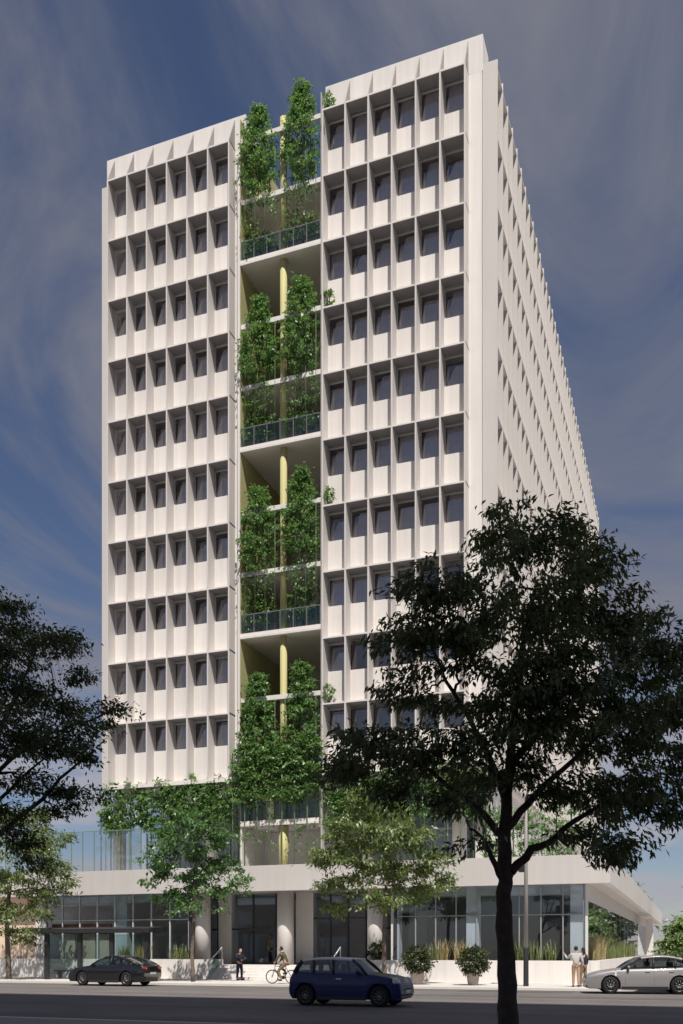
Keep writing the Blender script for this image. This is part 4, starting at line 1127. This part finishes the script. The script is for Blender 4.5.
def stand(H=1.72,arms=None,lean=0,step=.10):
    k=H/1.75
    J=dict(pel=(0,0,.95),che=(lean*.5,0,1.28),neck=(lean,0,1.47),head=(lean+.03,0,1.635),
      shl=(lean*.7,.19,1.40),shr=(lean*.7,-.19,1.40),ell=(-.02,.25,1.12),elr=(-.02,-.25,1.12),wrl=(.06,.25,.87),wrr=(.06,-.25,.87),
      knl=(step*.5+.02,.10,.50),knr=(-step*.3,-.10,.50),anl=(step*.5,.11,.08),anr=(-step*.8,-.11,.08),toel=(step*.5+.16,.13,.035),toer=(-step*.8+.16,-.13,.035))
    if arms: J.update(arms)
    return {a:(tuple(c*k for c in b) if hasattr(b,'__len__') else b) for a,b in J.items()}
yb=47.0
person('person in a dark suit standing at the foot of the steps, looking at a phone',(on_plane(239.5,yb),yb,PAVE),R(-25),
  stand(1.68,dict(ell=(.10,.24,1.13),wrl=(.33,.12,1.20),elr=(.06,-.24,1.13),wrr=(.30,-.12,1.12),head=(.07,0,1.625))),'navy','navy','black')
x=on_plane(239.5,yb); a=R(-25)
tag(MB().box(-.004,.008,-.04,.04,-.08,.08).build('phone',M['black'],None,(x+.40*math.cos(a)-.09*math.sin(a),yb+.40*math.sin(a)+.09*math.cos(a),PAVE+1.20)),'dark phone held by the person at the steps','phone')
yb=43.8
person('man in a pale grey jacket and tan trousers at the kerb beside the silver car',(on_plane(576,yb),yb,PAVE),R(100),
  stand(1.76,dict(ell=(.20,.36,1.22),wrl=(.26,.46,1.40),elr=(-.02,-.27,1.12),wrr=(.10,-.27,.88))),'greyc','tan','black')
yb=44.5
person('person in dark clothes close behind the man in the pale grey jacket',(on_plane(583.5,yb),yb,PAVE),R(150),stand(1.70,dict(ell=(.08,.25,1.12),wrl=(.22,.18,1.02))),'navy','khaki','black',hairback=1)
for px,c,l,lab,rz in ((270.5,'camel','navy','person in a brown coat behind the entrance glass, left of the round column',R(-100)),(321.5,'camel','tan','person in a camel coat behind the glass right of the flat pier',R(-75))):
    yb=EG+.9
    person(lab,(on_plane(px,yb),yb,.86),rz,stand(1.72),c,l,'black',long_coat=True,hairback=1)
# cyclist
yb=42.75; bx=on_plane(281.8,yb)
bk=thing('bicycle','black bicycle ridden along the kerb behind the blue car','bicycle',(bx,yb,PAVE),math.pi)
tyr=MB().tube([(.315*math.cos(2*math.pi*k/36),0,.315*math.sin(2*math.pi*k/36)) for k in range(37)],.020,8,cap=False).mesh('tyre',M['rubber'])
rimm=MB().tube([(.292*math.cos(2*math.pi*k/36),0,.292*math.sin(2*math.pi*k/36)) for k in range(37)],.010,6,cap=False)
for k in range(18):
    a=2*math.pi*k/18; rimm.tube([(.02*math.cos(a),.02*(-1)**k,.02*math.sin(a)),(.29*math.cos(a),0,.29*math.sin(a))],.0018,4,cap=False)
rimm.tube([(0,-.04,0),(0,.04,0)],.022,8); rimm=rimm.mesh('rim',M['steel'])
for xw in (.50,-.50):
    w=inst('wheel',tyr,bk,(xw,0,.338)); inst('rim',rimm,w)
fr=MB()
BB,SEATT,HT,HB=(-.06,0,.30),(-.22,0,.80),(.34,0,.84),(.37,0,.70)
fr.tube([BB,SEATT],.016,8);fr.tube([SEATT,HT],.015,8);fr.tube([BB,HB],.017,8);fr.tube([HB,(.33,0,.90)],.018,8)
for s in (.055,-.055):
    fr.tube([(SEATT[0],0,.76),(-.50,s,.338)],.010,6);fr.tube([(-.06,s*.5,.30),(-.50,s,.338)],.010,6);fr.tube([(.375,s*.7,.68),(.50,s,.338)],.012,6)
fr.tube([SEATT,(-.235,0,.90)],.012,8); fr.build('frame',M['blackcar'],bk)
MB().tube([(.33,0,.90),(.36,0,1.02)],.012,6).tube([(.22,-.27,1.02),(.34,-.20,1.03),(.37,0,1.03),(.34,.20,1.03),(.22,.27,1.02)],.012,8).build('handlebar',M['steel'],bk)
MB().ball((-.25,0,.92),(.14,.075,.035),12,8).build('saddle',M['black'],bk)
pdl=MB().lathe([(.09,-.045),(.09,-.038)],BB,20,axis='y').tube([(-.06,.05,.30),(.03,.06,.15)],.012,6).tube([(-.06,-.05,.30),(-.15,-.06,.45)],.012,6)
pdl.box(-.02,.08,.06,.16,.135,.155); pdl.box(-.20,-.10,-.16,-.06,.445,.465); pdl.build('pedals',M['dark'],bk)
J=dict(pel=(-.24,0,1.02),che=(-.08,0,1.32),neck=(.0,0,1.49),head=(.05,0,1.645),shl=(-.03,.19,1.43),shr=(-.03,-.19,1.43),
  ell=(.12,.27,1.20),elr=(.12,-.27,1.20),wrl=(.21,.26,1.06),wrr=(.21,-.26,1.06),knl=(.14,.12,.62),knr=(.17,-.12,.82),
  anl=(-.01,.11,.235),anr=(-.17,-.11,.545),toel=(.12,.12,.19),toer=(-.05,-.12,.50),curll=1.0,curlr=1.0)
person('cyclist in a dark olive jacket and khaki trousers riding behind the blue car',(bx,yb,PAVE),math.pi,J,'olivec','khaki','black')

# ================================================================== ACROSS THE STREET (behind the viewer)
ob=thing('office_block','tall grey office block across the street that shades the road','building',(18,-19,0))
H=75.2
MB().box(-26,14,-11,11,-.1,H).build('wall',M['opp'],ob)
w=MB()
for k in range(18): w.box(-25,13,11.0,11.06,3+4*k,5.2+4*k)
w.build('window',M['oppglass'],ob)
lb=thing('shop_row','low brown brick shop row across the street','building',(-62,-16,0))
MB().box(-26,22,-8,8,-.1,7.5).build('wall',M['brick'],lb)
w=MB(); w.box(-26.2,22.2,8.0,8.25,3.6,4.4); w.build('fascia',mat('red_fascia',(.40,.12,.08),.6,.05),lb)
w=MB()
for k in range(8): w.box(-25+6*k,-20.5+6*k,8.0,8.05,.5,3.3); w.box(-24+6*k,-21.5+6*k,8.0,8.05,5,6.7)
w.build('window',mat('pale_window',(.45,.5,.56),.2,.05),lb)

# ================================================================== LIGHT, SKY, CAMERA
EL,AZ=R(59),R(28.8)
sdir=Vector((math.sin(AZ)*math.cos(EL),-math.cos(AZ)*math.cos(EL),math.sin(EL)))
sl=bpy.data.lights.new('sun','SUN'); sl.energy=5.0; sl.angle=R(.5); sl.color=(1,.95,.88)
so=bpy.data.objects.new('sun',sl); COL.objects.link(so); so.rotation_euler=sdir.to_track_quat('Z','Y').to_euler(); so.location=(30,-60,120)
w=bpy.data.worlds.new('World'); scene.world=w; w.use_nodes=True
nt=w.node_tree; nt.nodes.clear(); N=nt.nodes.new; L=nt.links.new
out=N('ShaderNodeOutputWorld'); bg=N('ShaderNodeBackground'); L(bg.outputs[0],out.inputs[0])
sky=N('ShaderNodeTexSky'); sky.sky_type='NISHITA'; sky.sun_disc=False; sky.sun_elevation=EL; sky.sun_rotation=math.pi-AZ
sky.air_density=1.0; sky.dust_density=.25; sky.ozone_density=1.6
tc=N('ShaderNodeTexCoord')
sp=N('ShaderNodeSeparateXYZ'); L(tc.outputs['Generated'],sp.inputs[0])
def math_(op,a,b=None,clamp=False):
    n=N('ShaderNodeMath'); n.operation=op; n.use_clamp=clamp
    for i,q in enumerate((a,b)):
        if q is None: continue
        if isinstance(q,(int,float)): n.inputs[i].default_value=q
        else: L(q,n.inputs[i])
    return n.outputs[0]
zz=math_('ADD',math_('MAXIMUM',sp.outputs[2],0.0),.10)
cx=N('ShaderNodeCombineXYZ'); L(math_('DIVIDE',sp.outputs[0],zz),cx.inputs[0]); L(math_('DIVIDE',sp.outputs[1],zz),cx.inputs[1])
mp=N('ShaderNodeMapping'); mp.inputs['Rotation'].default_value=(0,0,R(SKYROT)); mp.inputs['Scale'].default_value=(1.8,.85,1); mp.inputs['Location'].default_value=(SKYX,SKYY,0); L(cx.outputs[0],mp.inputs[0])
n1=N('ShaderNodeTexNoise'); n1.inputs['Scale'].default_value=CLS; n1.inputs['Detail'].default_value=7; n1.inputs['Roughness'].default_value=.58; n1.inputs['Distortion'].default_value=.9; L(mp.outputs[0],n1.inputs['Vector'])
m1=N('ShaderNodeMapRange'); m1.interpolation_type='SMOOTHSTEP'; m1.inputs[1].default_value=CL0; m1.inputs[2].default_value=CL1; L(n1.outputs[0],m1.inputs[0])
hz=N('ShaderNodeMapRange'); hz.interpolation_type='SMOOTHSTEP'; hz.inputs[1].default_value=.06; hz.inputs[2].default_value=.30; L(sp.outputs[2],hz.inputs[0])
# small cumulus banks low in the sky
mp2=N('ShaderNodeMapping'); mp2.inputs['Scale'].default_value=(4.5,4.5,17); mp2.inputs['Location'].default_value=CUML; L(tc.outputs['Generated'],mp2.inputs[0])
n2=N('ShaderNodeTexNoise'); n2.inputs['Scale'].default_value=1.6; n2.inputs['Detail'].default_value=6; n2.inputs['Roughness'].default_value=.55; L(mp2.outputs[0],n2.inputs['Vector'])
m2=N('ShaderNodeMapRange'); m2.interpolation_type='SMOOTHSTEP'; m2.inputs[1].default_value=.43; m2.inputs[2].default_value=.58; L(n2.outputs[0],m2.inputs[0])
low=N('ShaderNodeMapRange'); low.interpolation_type='SMOOTHSTEP'; low.inputs[1].default_value=.30; low.inputs[2].default_value=.18; low.inputs[3].default_value=0; low.inputs[4].default_value=.85; L(sp.outputs[2],low.inputs[0])
cf=math_('MAXIMUM',math_('MULTIPLY',math_('MULTIPLY',m1.outputs[0],CLOUD),hz.outputs[0]),math_('MULTIPLY',m2.outputs[0],low.outputs[0]))
tint=N('ShaderNodeMix'); tint.data_type='RGBA'; tint.blend_type='MULTIPLY'; tint.inputs[0].default_value=1; L(sky.outputs[0],tint.inputs[6]); tint.inputs[7].default_value=SKYTINT
cc=N('ShaderNodeMix'); cc.data_type='RGBA'; L(low.outputs[0],cc.inputs[0]); cc.inputs[6].default_value=CLOUDC; cc.inputs[7].default_value=CUMC
mx=N('ShaderNodeMix'); mx.data_type='RGBA'; L(cf,mx.inputs[0]); L(tint.outputs[2],mx.inputs[6]); L(cc.outputs[2],mx.inputs[7])
L(mx.outputs[2],bg.inputs[0]); bg.inputs[1].default_value=SKYS
cam=bpy.data.cameras.new('camera'); co=bpy.data.objects.new('camera',cam); COL.objects.link(co)
co.location=(0,CAMY,CAMZ); co.rotation_euler=(R(90),0,TH)
cam.sensor_width=36; cam.sensor_fit='AUTO'; cam.lens=F/1024*36; cam.shift_y=(HZ-512)/1024; cam.clip_start=.1; cam.clip_end=6000
scene.camera=co
vs=scene.view_settings; vs.view_transform='Standard'; vs.look='None'; vs.exposure=EXPO; vs.gamma=1; vs.use_curve_mapping=False
scene.cycles.max_bounces=8; scene.cycles.transparent_max_bounces=12; scene.cycles.diffuse_bounces=3; scene.cycles.glossy_bounces=4
scene.cycles.use_denoising=True
scene.cycles.sample_clamp_indirect=6
